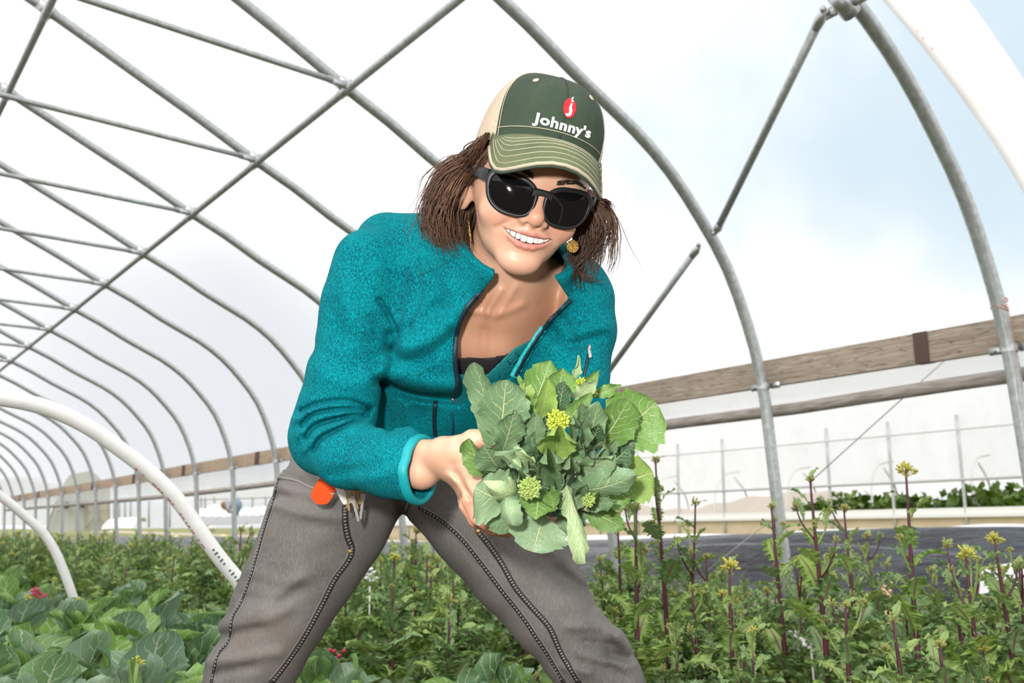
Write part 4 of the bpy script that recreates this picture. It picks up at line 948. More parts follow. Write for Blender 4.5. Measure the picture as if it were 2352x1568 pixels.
TF = [([(440, 1420), (520, 1440), (600, 1425), (660, 1400)], -0.0054, 14), ([(470, 1480), (540, 1452), (600, 1440)], 0.0054, 12), ([(520, 1425), (600, 1395), (690, 1330)], -0.0041, 14), ([(480, 1520), (560, 1510), (640, 1500)], -0.0054, 14), ([(500, 1545), (580, 1530)], 0.0054, 10),
      ([(640, 1115), (720, 1130), (760, 1150)], -0.0068, 14), ([(635, 1160), (700, 1180), (790, 1188)], -0.0054, 12), ([(640, 1138), (720, 1158)], 0.0041, 10), ([(650, 1090), (700, 1106), (740, 1105)], -0.0081, 10), ([(655, 1045), (690, 1050)], -0.0041, 8), ([(700, 1100), (745, 1112)], 0.0068, 7),
      ([(905, 1145), (928, 1172)], 0.0081, 12), ([(960, 1180), (1040, 1230), (1100, 1300)], 0.0020, 8), ([(1250, 1260), (1300, 1290), (1330, 1330)], -0.0041, 14), ([(1280, 1310), (1340, 1350), (1365, 1392)], 0.0054, 10), ([(1310, 1440), (1380, 1440), (1420, 1462)], -0.0068, 12), ([(1340, 1475), (1400, 1480), (1430, 1490)], 0.0068, 9),
      ([(1330, 1500), (1400, 1520), (1450, 1530)], -0.0054, 10), ([(1418, 1462), (1428, 1482)], -.018, 17), ([(1400, 1500), (1440, 1512)], .010, 12), ([(1240, 1250), (1290, 1262)], -.004, 14), ([(575, 1310), (640, 1335), (700, 1330)], -.005, 16), ([(560, 1370), (640, 1380), (690, 1350)], .005, 14), ([(700, 1200), (760, 1215), (800, 1250)], .003, 14), ([(1400, 1530), (1440, 1560)], 0.0054, 8), ([(1290, 1530), (1350, 1545)], -0.0041, 10), ([(690, 1250), (760, 1230)], -0.0027, 20), ([(600, 1330), (660, 1350), (740, 1330)], 0.0027, 20)]
def leg(p, L):
    f = None
    for (a, ra), (b, rb) in zip(L[:-1], L[1:]):
        g = s_seg(p, a, b, (1, .4, 0) if L is LEG_R else (1, -.4, 0), ra, rb); f = g if f is None else smin(f, g, .025)
    return f
def trousers_f(p):
    f = smin(s_ell(p, Cc(912, 1060, 1.435), (.172, .068, .112), rot((0, 0, 1), .06).T), s_seg(p, Cc(940, 1008, 1.43), Cc(955, 985, 1.425), SIDE, (.165, .105), (.148, .100)), .03)
    f = smin(f, smin(leg(p, LEG_R), leg(p, LEG_L), .003), .009)
    f = np.maximum(f, ((p - Cc(950, 968, 1.42).astype(np.float32)) @ unit(TAX + np.array((-.32, .1, 0))).astype(np.float32)))
    f = np.maximum(f, -(p @ _UPC.astype(np.float32)) - np.float32(CAMH - .095))
    q = p * 30; f = f + .0010 * np.sin(q[:, 0] + 2.2 * np.sin(q[:, 1] * .8)) * np.sin(q[:, 1] * 1.3 + q[:, 2])
    return f + folds(p, TF, -1.40)
_UPC = np.array((0, CP, -SP))      # world up in figure coordinates
TV, TQ = surface(trousers_f, *bounds([Cc(440, 2140, 1.62), Cc(1530, 2140, 1.62), Cc(640, 950, 1.6), Cc(1180, 950, 1.25), Cc(500, 1600, 1.2)], .03), .0046, margin=.014)
print('trousers', len(TV))
M = Mat('grey_denim', .85); v = M.coord('Object'); tw = M.noise(420, 2, M.coord('Object', (1, 1, .35))); md = M.noise(9, 4, v); dt = M.noise(5, 3, v, .55)
c = M.ramp(md, [(.3, (.110, .103, .095)), (.7, (.185, .172, .160))]); c = M.mix(M.rng(tw, .4, .7, 0, .22), c, (.30, .28, .265)); c = M.mix(M.rng(dt, .60, .76, 0, .45), c, (.185, .13, .085))
M.col(c).bump(tw, .25, .002); M_denim = M.m
trousers = part('trousers', Wd(TV), TQ, M_denim)
ST = Skin(Wd(TV), TQ)
M_stitch = simple('dark_seam', (.022, .021, .021), .8, var=.4, scale=300); M_pale = simple('worn_seam', (.24, .225, .21), .85, var=.25, scale=400)
def tpart(name, mats, fn, **kw):
    mb = MB(); fn(mb)
    if mb.n: mb.v = [x - RO for x in mb.v]; return mb.build(name, mats, trousers, **kw)
def seam(name, pts, w=.0095):
    """worn felled seam: dark ladder of puckers between two pale ridges"""
    n = 130; P = smooth_path([(x, y, 0) for x, y in pts], n)
    tpart(name, M_stitch, lambda mb: ST.strip(mb, pts, w, .0006, 90))
    def lad(mb):
        for i in range(2, n - 2, 2):
            a, na = ST.hit(P[i, 0], P[i, 1], .0012); b, _ = ST.hit(P[i + 1, 0], P[i + 1, 1], .0012)
            if a is None or b is None: continue
            t = unit(b - a); s = np.cross(t, na); superbox(mb, a, s * w * .30, t * .0016, na * .0010, .7, 6, 4)
    tpart(name + '_pucker', M_pale, lad, kind='stuff')
    e = np.array([[P[i, 0], P[i, 1]] for i in range(n)]); 
    nrm = np.gradient(e, axis=0); nrm = np.stack([-nrm[:, 1], nrm[:, 0]], 1); nrm /= np.linalg.norm(nrm, axis=1)[:, None]
    k = w / 2 * 1490 * .95
    for sg in (-1, 1): tpart(name + '_edge', M_pale, lambda mb: ST.cord(mb, [tuple(x) for x in (e + nrm * sg * k)[::4]], .0007, .0004))
seam('inner_leg_seam', [(792, 1160), (792, 1195), (798, 1230), (808, 1262), (798, 1290), (768, 1330), (738, 1390), (700, 1460), (660, 1520), (622, 1568)])
seam('outer_leg_seam', [(640, 1100), (628, 1150), (612, 1200), (592, 1270), (574, 1330), (556, 1380), (534, 1420), (527, 1470), (503, 1500), (492, 1540), (486, 1568)], .006)
seam('crotch_leg_seam', [(962, 1166), (1010, 1192), (1060, 1236), (1108, 1296), (1150, 1352), (1196, 1410), (1230, 1460), (1262, 1510), (1296, 1568)], .0075)
seam('front_leg_seam', [(1104, 1196), (1098, 1218), (1120, 1246), (1152, 1292), (1184, 1348), (1224, 1396), (1262, 1440), (1290, 1500), (1330, 1568)], .0085)
seam('fly_seam', [(940, 1150), (932, 1172)], .008)
tpart('back_edge_seam', M_pale, lambda mb: ST.cord(mb, [(676, 985), (663, 1020), (654, 1060), (650, 1092)], .0018, .0004))
tpart('pocket_edge', M_pale, lambda mb: ST.cord(mb, [(642, 1096), (680, 1104), (720, 1122), (760, 1132)], .0022, .0006))
M_brass = simple('brass', (.50, .33, .10), .3, .9)
for x, y in ((805, 1266), (1098, 1220)):
    def rv(mb):
        c, n = ST.hit(x, y, .001); u = unit(np.cross(n, VU)); w_ = np.cross(n, u)
        mb.ball(c, (.0042, .0042, .0016), 12, 6, ax=np.stack([u, w_, n])); mb.ball(c + n * .0016, (.0018, .0018, .001), 8, 4, ax=np.stack([u, w_, n]))
    tpart('rivet', M_brass, rv)
# boots (below the frame)
M_boot = simple('brown_leather', (.10, .06, .035), .6); M_sole = simple('rubber_sole', (.02, .02, .02), .8)
for L in (LEG_R, LEG_L):
    c = Wd(L[-1][0]); fw = np.array([-VF[0], -VF[1], 0]); fw /= np.linalg.norm(fw); fw = unit(fw + VR * (-.25 if L is LEG_R else .25)); sd = np.cross(fw, (0, 0, 1)); g = np.array((c[0], c[1], 0))
    mb = MB(); P = []
    for t in np.linspace(0, 1, 14):
        x = -.085 + .275 * t; h = .085 - .045 * sm(np.array(t), .35, .8) - .012 * t; w = .034 + .016 * math.sin(t * 2.6); h *= 1 if t < .96 else .6; w *= (1 if .02 < t < .96 else .5)
        P.append([g + fw * x + sd * w * math.cos(a) + np.array((0, 0, .022 + h * max(0, math.sin(a)) if math.sin(a) > 0 else .022)) for a in np.linspace(0, 2 * PI, 17)])
    mb.grid(np.array(P) - RO); mb.tube([g + np.array((0, 0, .05)) - RO - fw * .01, c + np.array((0, 0, .12)) - RO], [.048, .054], 14)
    bt = mb.build('boot', M_boot, ROOT)
    mb = MB(); mb.grid(np.array([[g + fw * (-.092 + .29 * t) + sd * s * (.038 + .016 * math.sin(t * 2.6)) * (1 if .03 < t < .97 else .5) + np.array((0, 0, z)) for (s, z) in ((-1, .003), (-1, .026), (1, .026), (1, .003), (-1, .003))] for t in np.linspace(0, 1, 12)]) - RO); mb.build('sole', M_sole, bt)
# --- cap
def HL_(q): return HW(q) - RO
def capbase(th): return .030 + .036 * np.cos(th)
def crown(th, t):
    yb = capbase(th); s = np.sin(t * PI / 2); c = np.cos(t * PI / 2)
    y = yb + (.1415 - yb) * s ** .92; f = np.maximum(c, 0) ** .66
    return np.stack([.0805 * np.sin(th) * f, y, -.079 + (.098 + .004 * np.cos(th)) * np.cos(th) * f], -1)
def ths(t): return np.radians(56 + 36 * t ** 1.3)
M = Mat('faded_green_cotton', .9); v = M.coord('Object'); c = M.ramp(M.noise(26, 5, v, .65), [(.3, (.026, .046, .027)), (.62, (.038, .062, .037)), (.8, (.075, .092, .058))])
M.col(c).bump(M.noise(900, 2, v), .2, .002); M_capg = M.m
M = Mat('worn_khaki_brim', .9); v = M.coord('Object'); c = M.ramp(M.noise(22, 4, v, .6), [(.3, (.075, .105, .048)), (.6, (.125, .148, .070)), (.8, (.20, .205, .105))]); M.col(c).bump(M.noise(900, 2, v), .2, .002); M_brim = M.m
M = Mat('beige_mesh', .85); v = M.coord('Object'); vo = M.node('TexVoronoi', Scale=620.); M.L.new(v, vo.inputs['Vector']); c = M.mix(M.rng(vo.outputs['Distance'], .05, .35), (.36, .28, .20), (.60, .49, .36)); M.col(c).bump(vo.outputs['Distance'], .4, .002); M_mesh = M.m
M_thread = simple('cream_thread', (.50, .45, .34), .8)
ts = np.linspace(0, .999, 40)
cap = thing('cap', (0, 0, 0), None, None); cap.parent = ROOT
TT = np.repeat(ts[:, None], 61, 1)
a_ = np.linspace(-1, 1, 61)[None] * ths(ts)[:, None]
FP = crown(a_, TT)
_rid = np.exp(-(a_ / .03) ** 2) * .0008; FP[..., 2] -= _rid
MB().grid(HL_(FP)).build('front_panel', M_capg, cap, label='dark green cotton front')
b_ = ths(ts)[:, None] + np.linspace(0, 1, 61)[None] * (2 * PI - 2 * ths(ts))[:, None]
MB().grid(HL_(crown(b_, TT))).build('mesh_back', M_mesh, cap, label='beige mesh back')
_cv = HW(FP).reshape(-1, 3); SCAP = Skin(_cv, np.array([(i * 61 + j, i * 61 + j + 1, (i + 1) * 61 + j + 1, (i + 1) * 61 + j) for i in range(39) for j in range(60)]))
def on_cap(x, y, lift=0.):
    o = HW(np.array((x, y, .2))); dr = unit(HW(np.array((x, y, -.2))) - o); loc, n, _, _ = SCAP.b.ray_cast(Vector(o), Vector(dr))
    if loc is None: return None
    n = np.array(n); n = n if n @ dr < 0 else -n
    return np.array(loc) + n * lift
aq = np.radians(np.linspace(-90, 90, 61)); vq_ = np.linspace(0, 1, 16)
def brim_pt(a, v, up=0.):
    th = np.radians(60) * a / (PI / 2); inn = np.stack([.0805 * np.sin(th), capbase(th) + .0015, -.079 + (.103) * np.cos(th) + .0005], -1)
    ad = np.degrees(np.abs(a)); yo = np.interp(ad, [0, 12, 25, 36, 46, 56, 66, 76, 84, 90], [.0425, .0410, .0360, .0295, .0235, .0185, .0170, .0225, .0330, .0440])
    out = np.stack([.0715 * np.sin(a), yo, -.028 + .112 * np.cos(a) ** .75], -1)
    p = inn + (out - inn) * v[..., None]; p[..., 1] += .008 * np.sin(v * PI) + up
    return p
A2, V2 = np.meshgrid(aq, vq_, indexing='ij')
top, bot = brim_pt(A2, V2, .0012), brim_pt(A2, V2, -.0016)
mb = MB().grid(HL_(top)).grid(HL_(bot)); brim = mb.build('brim', M_brim, cap, label='khaki green curved brim')
ed = brim_pt(aq[1:-1], np.ones(59)); MB().tube(HL_(ed + (0, .0002, 0)), .0021, 8).build('brim_piping', simple('cream_piping', (.44, .38, .28), .8), brim)
MB().tube(HL_(ed + (0, -.0032, -.0006)), .0018, 8).build('brim_under_edge', M_capg, brim)
for v0 in (.30, .42, .54, .66, .78, .90):
    lim = 88 - 26 * (1 - v0); aa2 = np.radians(np.linspace(-lim, lim, 70)); vv = np.full(70, v0) - .26 * v0 * np.clip((np.abs(np.linspace(-1, 1, 70)) - .72) / .28, 0, 1) ** 2
    MB().tube(HL_(brim_pt(aa2, vv, .0014)), .00042, 5).build('stitch_row', M_thread, brim)
th = np.radians(np.linspace(-56, 56, 70))
MB().tube(HL_(crown(th, np.full(70, .075)) * (1, 1, 1) + np.stack([np.sin(th), 0 * th, np.cos(th)], -1) * .0006), .0005, 5).build('base_stitch', M_thread, cap)
for sg in (-1, 1):
    tt = np.linspace(.0, .96, 50); MB().tube(HL_(crown(sg * (ths(tt) - .05), tt) + np.stack([sg * np.sin(ths(tt)), .3 + 0 * tt, np.cos(ths(tt))], -1) * .0007), .0005, 5).build('seam_stitch', M_thread, cap)
MB().tube(HL_(crown(np.zeros(50), np.linspace(.02, .97, 50)) + np.array((0, .0002, .0000))), .0007, 5).build('centre_seam', simple('dark_green_seam', (.018, .03, .018)), cap)
for x, y in ((-.036, .1275), (.034, .126)):
    p = on_cap(x, y, .0006); q_ = on_cap(x, y, .002); n = unit(q_ - p); u = unit(np.cross(n, VU)); MB().ball(p - RO, (.0042, .0042, .0011), 14, 6, ax=np.stack([u, np.cross(n, u), n])).build('eyelet', M_thread, cap)
MB().ball(HL_(np.array((0, .1375, -.079))), .0050, 12, 8).build('top_button', M_capg, cap)
# embroidered lettering and seed emblem, laid on the crown
def text_mesh(body, size, bold, ext):
    cu = bpy.data.curves.new('lettering', 'FONT'); cu.body = body; cu.size = size; cu.offset = bold; cu.extrude = ext; cu.align_x = 'CENTER'; cu.space_character = 1.06; cu.resolution_u = 4
    ob = bpy.data.objects.new('lettering_curve', cu); SC.collection.objects.link(ob); bpy.context.view_layer.update()
    me = ob.to_mesh(); V = np.array([v.co[:] for v in me.vertices]); F = [tuple(p.vertices) for p in me.polygons]; ob.to_mesh_clear(); bpy.data.objects.remove(ob); bpy.data.curves.remove(cu); return V, F
def lay(mb, V, F, x0, y0, lift, sx=1.):
    out = []
    for v in V:
        p = on_cap(x0 + v[0] * sx, y0 + v[1], lift + v[2]); out.append(p - RO if p is not None else np.zeros(3))
    return mb.add(out, F)
M_white = simple('white_thread', (.86, .86, .84), .7); M_redt = simple('red_thread', (.62, .012, .022), .7)
V, F = text_mesh("Johnny's", .0158, .00048, .0004); wdt = V[:, 0].max() - V[:, 0].min()
lay(MB(), V, F, .0025, .0795, .0012, .071 / wdt).build('lettering', M_white, cap, smooth=False, label="white stitched lettering reading Johnny's")
mb = MB(); P = []
for r in np.linspace(0, 1, 6):
    P.append([on_cap(.0035 + .0078 * r * math.cos(t), .1055 + .0112 * r * math.sin(t), .0012 + .0006 * (1 - r * r)) - RO for t in np.linspace(0, 2 * PI, 33)])
mb.grid(np.array(P)).build('seed_emblem', M_redt, cap, label='red oval seed emblem')
def stroke(mb, pts, ws, lift):
    c = smooth_path([(x, y, 0) for x, y in pts], 24)[:, :2]; w = np.interp(np.linspace(0, 1, 24), np.linspace(0, 1, len(ws)), ws); t = np.gradient(c, axis=0); t /= np.linalg.norm(t, axis=1)[:, None]; n = np.stack([-t[:, 1], t[:, 0]], 1)
    mb.grid(np.array([[on_cap(*(c[i] + n[i] * w[i] * s), lift) - RO for s in (-1, 0, 1)] for i in range(24)]))
mb = MB(); stroke(mb, [(.0048, .1105), (.0040, .1062), (.0046, .1022), (.0042, .0982), (.0016, .0968), (-.0012, .0978)], [.0009, .0012, .0017, .0017, .0014, .0005], .0026)
stroke(mb, [(.0036, .1128), (.0054, .1132), (.0050, .1146)], [.0006, .0012, .0005], .0026); stroke(mb, [(.0050, .1140), (.0048, .1162), (.0062, .1182)], [.0006, .0008, .0005], .0022)
mb.build('seed_letter', M_white, cap)
# --- sunglasses
M_frame_s = simple('matte_black_frame', (.012, .0125, .014), .42, var=.05); M = Mat('dark_lens', .05, (.004, .004, .0045)); M.inp(IOR=1.5); M_lens = M.m
glasses = thing('sunglasses', (0, 0, 0), None, None); glasses.parent = ROOT
def gz_(x): return .0125 - 3.3 * x * x
def outline(sg, grow_x, grow_y, n=64):
    t = np.linspace(0, 2 * PI, n, endpoint=False); c, s = np.cos(t), np.sin(t)
    u = np.sign(c) * np.abs(c) ** .72; v = np.sign(s) * np.abs(s) ** .78
    x = (.0268 + grow_x) * u * (1 + .10 * v) + .0015 * v; y = (.0205 + grow_y) * v + .0028 * u * (v > -.2) * np.clip(v + .2, 0, 1) - .0018 * (u < 0) * (v < 0) * u * v * 0
    x = x + .0018 * (v < 0) * -v * (-1)      # lower inner corner drawn towards the nose side
    return sg * (.0350 + x), -.0085 + y
for sg in (-1, 1):
    xi, yi = outline(sg, 0, 0); xo, yo = outline(sg, .0040, .0036)
    up = np.clip((yo + .0085) / .022, 0, 1); yo = yo + .0022 * up; xo = xo + sg * .003 * up * (np.abs(xo) > .05)
    ring = lambda X, Y, dz: np.stack([X, Y, gz_(X) + dz - 5 * np.clip(Y + .03, -1, 1) ** 2 * .2], -1)
    P = np.stack([ring(xi, yi, -.0022), ring(xi, yi, .0012), ring(xi * .82 + xo * .18, yi * .82 + yo * .18, .0022), ring(xi * .25 + xo * .75, yi * .25 + yo * .75, .0022), ring(xo, yo, .0008), ring(xo, yo, -.0024), ring(xi, yi, -.0022)], 1)
    P = np.vstack([P, P[:1]]); MB().grid(HL_(P)).build('rim', M_frame_s, glasses)
    cx_, cy_ = xi.mean(), yi.mean(); P = np.array([ring(cx_ + (xi - cx_) * r, cy_ + (yi - cy_) * r, .0004 + .0022 * (1 - r * r)) for r in np.linspace(.02, 1.01, 9)])
    MB().grid(HL_(P), wrap=True).build('lens', M_lens, glasses)
    # temple arm
    pts = smooth_path([(sg * .0655, .0065, gz_(.0655) - .001), (sg * .0715, .0068, -.012), (sg * .0765, .006, -.045), (sg * .0800, .003, -.085), (sg * .0805, -.010, -.108), (sg * .079, -.028, -.116)], 24)
    h = np.interp(np.linspace(0, 1, 24), [0, .15, .5, 1], [.0075, .0068, .0050, .0034])
    P = [[p + np.array((s * .0019, k * hh, 0)) for s, k in ((-1, -1), (-1.2, 0), (-1, 1), (1, 1), (1.2, 0), (1, -1), (-1, -1))] for p, hh in zip(pts, h)]
    mb = MB(); mb.grid(HL_(np.array(P))); mb.build('temple_arm', M_frame_s, glasses)
P = [[np.array((x, .0008 + .0030 * math.cos(x / .0125 * 1.3) + k * (.0034 + 14 * x * x), gz_(x) + s)) for s, k in ((.0026, -1), (.0030, 0), (.0026, 1), (-.0022, 1), (-.0022, -1), (.0026, -1))] for x in np.linspace(-.0125, .0125, 13)]
MB().grid(HL_(np.array(P))).build('bridge', M_frame_s, glasses)
# --- earrings
M_gold = Mat('gold', .35, (.55, .34, .10), .85); M_gold.bump(M_gold.noise(500, 3), .8, .003); M_gold = M_gold.m
ear = Wd(Cc(1314, 541, 1.135)); mb = MB(); n = unit(-VF * .9 + VR * .25); u = unit(np.cross(VU, n)); w_ = np.cross(n, u); c = Wd(Cc(1315, 566, 1.13)); ax3 = np.stack([u, w_, n])
mb.tube([ear - RO, (ear + c) / 2 + n * .003 - RO, c + w_ * .0075 - RO], .0007, 6); mb.ball(c - RO, (.0082, .0082, .0011), 22, 6, ax=ax3)
for r in (.0076, .0052, .0028):
    mb.tube([c + n * .0011 + (u * math.cos(t) + w_ * math.sin(t)) * r - RO for t in np.linspace(0, 2 * PI, 25)], .0005, 5)
for k in range(6):
    mb.tube([c + n * .0012 + (u * math.cos(k * PI / 3 + t) + w_ * math.sin(k * PI / 3 + t)) * r - RO for t, r in ((0, .0006), (.5, .0035), (0, .007))], .0004, 4)
mb.build('earring', M_gold, ROOT, label='round engraved gold disc earring')
mb = MB(); lobe = Wd(Cc(1076, 486, 1.150)); mb.tube(smooth_path([lobe - RO, lobe + VU * -.004 - VF * .004 - RO, lobe - VU * .010 - RO], 8), .0005, 5)
P = [[lobe - VU * (.010 + .034 * t) + VR * (.0035 * t) + (VR * .35 - VF * .2) * s * .0036 * math.sin(PI * min(1, t * 1.02)) ** .8 - RO for s in (-1, -.3, .3, 1)] for t in np.linspace(0, 1, 14)]
mb.grid(np.array(P)); mb.build('earring', M_gold, ROOT, label='slim leaf-shaped gold earring')
# --- hair: locks of strands blown to the side
rs = np.random.RandomState(21)
LOCKS = [  # guide (px, py, depth), strands, spread (px), darkness
    ([(1122, 352, 1.115), (1072, 370, 1.125), (1024, 405, 1.135), (994, 452, 1.145), (984, 502, 1.15), (1004, 548, 1.15)], 150, 11, .9),
    ([(1120, 352, 1.118), (1070, 384, 1.14), (1036, 436, 1.13), (1010, 490, 1.14), (1016, 540, 1.145), (1046, 578, 1.145)], 170, 12, 1.),
    ([(1116, 362, 1.125), (1076, 405, 1.155), (1044, 455, 1.165), (1030, 510, 1.165), (1042, 560, 1.155), (1074, 602, 1.145)], 170, 12, .8),
    ([(1118, 372, 1.13), (1096, 415, 1.16), (1072, 470, 1.18), (1060, 520, 1.175), (1062, 565, 1.165), (1072, 600, 1.155)], 150, 10, .5),
    ([(1118, 385, 1.16), (1108, 440, 1.19), (1098, 500, 1.20), (1094, 550, 1.19), (1086, 590, 1.18)], 140, 10, .35),
    ([(1112, 346, 1.12), (1058, 366, 1.13), (1014, 394, 1.14), (984, 402, 1.145)], 46, 6, 1.25),
    ([(1106, 350, 1.12), (1046, 382, 1.13), (1002, 436, 1.145), (976, 470, 1.155)], 70, 8, 1.1),
    ([(1108, 356, 1.115), (1054, 396, 1.13), (1006, 466, 1.145), (990, 524, 1.15), (1010, 556, 1.15), (1040, 552, 1.145)], 110, 11, .85),
    ([(1104, 352, 1.14), (1040, 390, 1.165), (996, 460, 1.18), (982, 520, 1.185), (1000, 556, 1.18)], 110, 12, .55),
    ([(1100, 380, 1.17), (1064, 440, 1.195), (1032, 500, 1.20), (1030, 550, 1.195), (1060, 596, 1.185)], 130, 14, .4),
    ([(1122, 356, 1.105), (1104, 372, 1.125), (1084, 396, 1.15), (1066, 424, 1.17)], 60, 5, .8),
    ([(1126, 340, 1.068), (1114, 358, 1.074), (1102, 378, 1.084), (1088, 400, 1.105), (1074, 430, 1.14)], 90, 4, .8),
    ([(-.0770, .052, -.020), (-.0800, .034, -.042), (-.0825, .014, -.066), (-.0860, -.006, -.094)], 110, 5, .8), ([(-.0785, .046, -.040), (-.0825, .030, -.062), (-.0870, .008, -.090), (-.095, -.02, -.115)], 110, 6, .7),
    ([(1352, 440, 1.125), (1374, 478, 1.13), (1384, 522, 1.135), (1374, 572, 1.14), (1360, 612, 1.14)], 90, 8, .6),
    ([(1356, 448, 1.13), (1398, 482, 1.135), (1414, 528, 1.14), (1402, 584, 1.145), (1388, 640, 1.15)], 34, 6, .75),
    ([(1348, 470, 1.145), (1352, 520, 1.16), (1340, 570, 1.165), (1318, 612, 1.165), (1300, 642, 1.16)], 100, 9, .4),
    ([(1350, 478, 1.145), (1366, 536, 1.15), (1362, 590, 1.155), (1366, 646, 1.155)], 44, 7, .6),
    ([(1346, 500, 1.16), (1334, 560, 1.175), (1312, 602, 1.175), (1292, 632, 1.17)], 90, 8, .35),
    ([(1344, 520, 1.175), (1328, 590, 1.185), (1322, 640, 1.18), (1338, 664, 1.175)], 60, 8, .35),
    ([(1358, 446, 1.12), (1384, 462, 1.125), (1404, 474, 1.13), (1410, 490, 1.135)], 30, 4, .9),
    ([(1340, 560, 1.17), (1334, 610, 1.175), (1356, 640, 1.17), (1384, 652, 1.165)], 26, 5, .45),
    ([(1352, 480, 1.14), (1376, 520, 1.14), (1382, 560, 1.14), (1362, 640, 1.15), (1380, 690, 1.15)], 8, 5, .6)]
HVv, HVf, HVc, nv = [], [], [], 0
def strand(P, r, colr):
    global nv
    n = len(P); t = np.gradient(P, axis=0); t /= np.linalg.norm(t, axis=1)[:, None] + 1e-9; u = np.cross(t, (0, 0, 1.)); u /= np.linalg.norm(u, axis=1)[:, None] + 1e-9; w = np.cross(t, u)
    V = np.stack([P + r[:, None] * (u * math.cos(a) + w * math.sin(a)) for a in (0, 2.094, 4.189)], 1).reshape(-1, 3)
    i = np.arange(n - 1)[:, None] * 3 + np.arange(3)[None]; j = np.arange(n - 1)[:, None] * 3 + (np.arange(3)[None] + 1) % 3
    F = np.stack([i, j, j + 3, i + 3], -1).reshape(-1, 4) + nv
    HVv.append(V); HVf.append(F); HVc.append(np.tile(colr, (len(V), 1))); nv += len(V)
for g, ns, spread, lum in LOCKS:
    G = smooth_path(np.array([Cc(*q_) if q_[0] > 5 else from_head(q_) for q_ in g]), 22); L = len(G); tt = np.linspace(0, 1, L)
    wv = rs.rand(3) * 6.28
    for k in range(ns):
        off = rs.randn(3) * spread / 1800 * np.array((1, 1, .9)); tight = rs.uniform(.5, 1.0)
        env = .35 + .9 * np.sin(tt * PI * .62) ; env[tt > .75] *= 1 - (tt[tt > .75] - .75) * 1.6
        P = G + off * env[:, None]
        P = P + .0065 * (np.sin(tt * 8.5 + wv[0] + k * .015)[:, None] * np.array((.6, .3, .7)) * tt[:, None]) + rs.randn(3) * .0022 * (tt ** 2)[:, None] + .0012 * np.sin(tt * 15 + rs.rand() * 6)[:, None] * rs.randn(3)
        e = rs.uniform(.72, 1.0); P = P[:max(8, int(L * e))]
        fly = rs.rand() < .06
        if fly: P = P + (np.linspace(0, 1, len(P)) ** 2)[:, None] * rs.randn(3) * .014
        n = len(P); r = np.interp(np.linspace(0, 1, n), [0, .1, .6, 1], [.0006, .0009, .0008, .00015]) * rs.uniform(.6, 1.15) * (.5 if fly else 1)
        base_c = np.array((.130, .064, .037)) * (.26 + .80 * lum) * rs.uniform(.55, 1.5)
        strand(Wd(P), r, base_c)
hair_me = None
def hair_base_f(p):
    q = to_head(p); f = s_ell(q, (0, .026, -.095), (.0785, .088, .095)); f = np.maximum(f, -(q[:, 2] + .066)); f = np.maximum(f, q[:, 1] - .06)
    g = s_chain(p, [Cc(1098, 372, 1.17), Cc(1052, 440, 1.185), Cc(1030, 510, 1.19), Cc(1060, 572, 1.18)], [.016, .020, .020, .010], .02)
    h = s_chain(p, [Cc(1346, 470, 1.165), Cc(1342, 540, 1.185), Cc(1318, 606, 1.18)], [.010, .012, .008], .01)
    f = smin(f, np.minimum(g, h), .012); qq = p * 260
    return f + .0016 * np.sin(qq[:, 0] + 2 * np.sin(qq[:, 1] * .21))
V, Q = surface(hair_base_f, *bounds([from_head((-.1, .08, -.2)), from_head((.1, -.12, -.05)), Cc(1000, 600, 1.2), Cc(1360, 640, 1.2)], .02), .003)
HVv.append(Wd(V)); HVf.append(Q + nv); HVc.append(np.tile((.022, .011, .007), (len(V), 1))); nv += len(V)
M = Mat('brown_hair', .38); M.col(M.attr('tint')); M.inp(Anisotropic=.6); M_hair = M.m
hair_me = fast_mesh('hair', np.vstack(HVv) - RO, np.vstack(HVf), M_hair); vcol(hair_me, 'tint', np.vstack(HVc)); link('hair', hair_me, ROOT)
# --- keys hanging from her belt, and the clip above them
kr = thing('key_ring', Wd(Cc(770, 1106, 1.25)), 'bunch of keys with orange tag and white fob hanging at her hip', 'keys'); ko = np.array(kr.location)
M_or = Mat('orange_plastic', .35, (.92, .085, .005)); M_or = M_or.m; M_wp = simple('white_fob', (.80, .79, .78), .35, var=.03); M_key = simple('brass_key', (.40, .27, .11), .4, .35); M_keys = simple('steel_key', (.50, .48, .45), .35, .5)
KP = lambda x, y, d=1.245: Wd(Cc(x, y, d)) - ko
def plate(mb, pts, th=.0016, d=1.245, tilt=(0, 0)):
    V = [KP(x, y, d + (x - pts[0][0]) * tilt[0] + (y - pts[0][1]) * tilt[1]) for x, y in pts]; n = len(V); B = [v + VF * th for v in V]
    mb.add(V + B, [tuple(range(n))[::-1], tuple(range(n, 2 * n))] + [(i, (i + 1) % n, n + (i + 1) % n, n + i) for i in range(n)]); return mb
def rounded(pts, r=.25, k=5):
    out = []; n = len(pts); P = [np.array(p, float) for p in pts]
    for i in range(n):
        a, b, c = P[i - 1], P[i], P[(i + 1) % n]; p, q_ = b + (a - b) * r, b + (c - b) * r
        for t in np.linspace(0, 1, k): out.append(tuple((1 - t) ** 2 * p + 2 * t * (1 - t) * b + t * t * q_))
    return out
plate(MB(), rounded([(738, 1092), (780, 1100), (766, 1138), (752, 1158), (726, 1158), (713, 1140), (716, 1126)], .3), .004, 1.236).build('orange_tag', M_or, kr, smooth=False)
plate(MB(), rounded([(768, 1120), (786, 1108), (800, 1130), (806, 1156), (788, 1159)], .25), .004, 1.232).build('white_fob', M_wp, kr, smooth=False)
MB().tube([KP(764 + 12 * math.cos(t), 1117 + 17 * math.sin(t), 1.240 + .004 * math.cos(t * 2)) for t in np.linspace(0, 2 * PI, 26)], .0013, 6).build('split_ring', M_keys, kr)
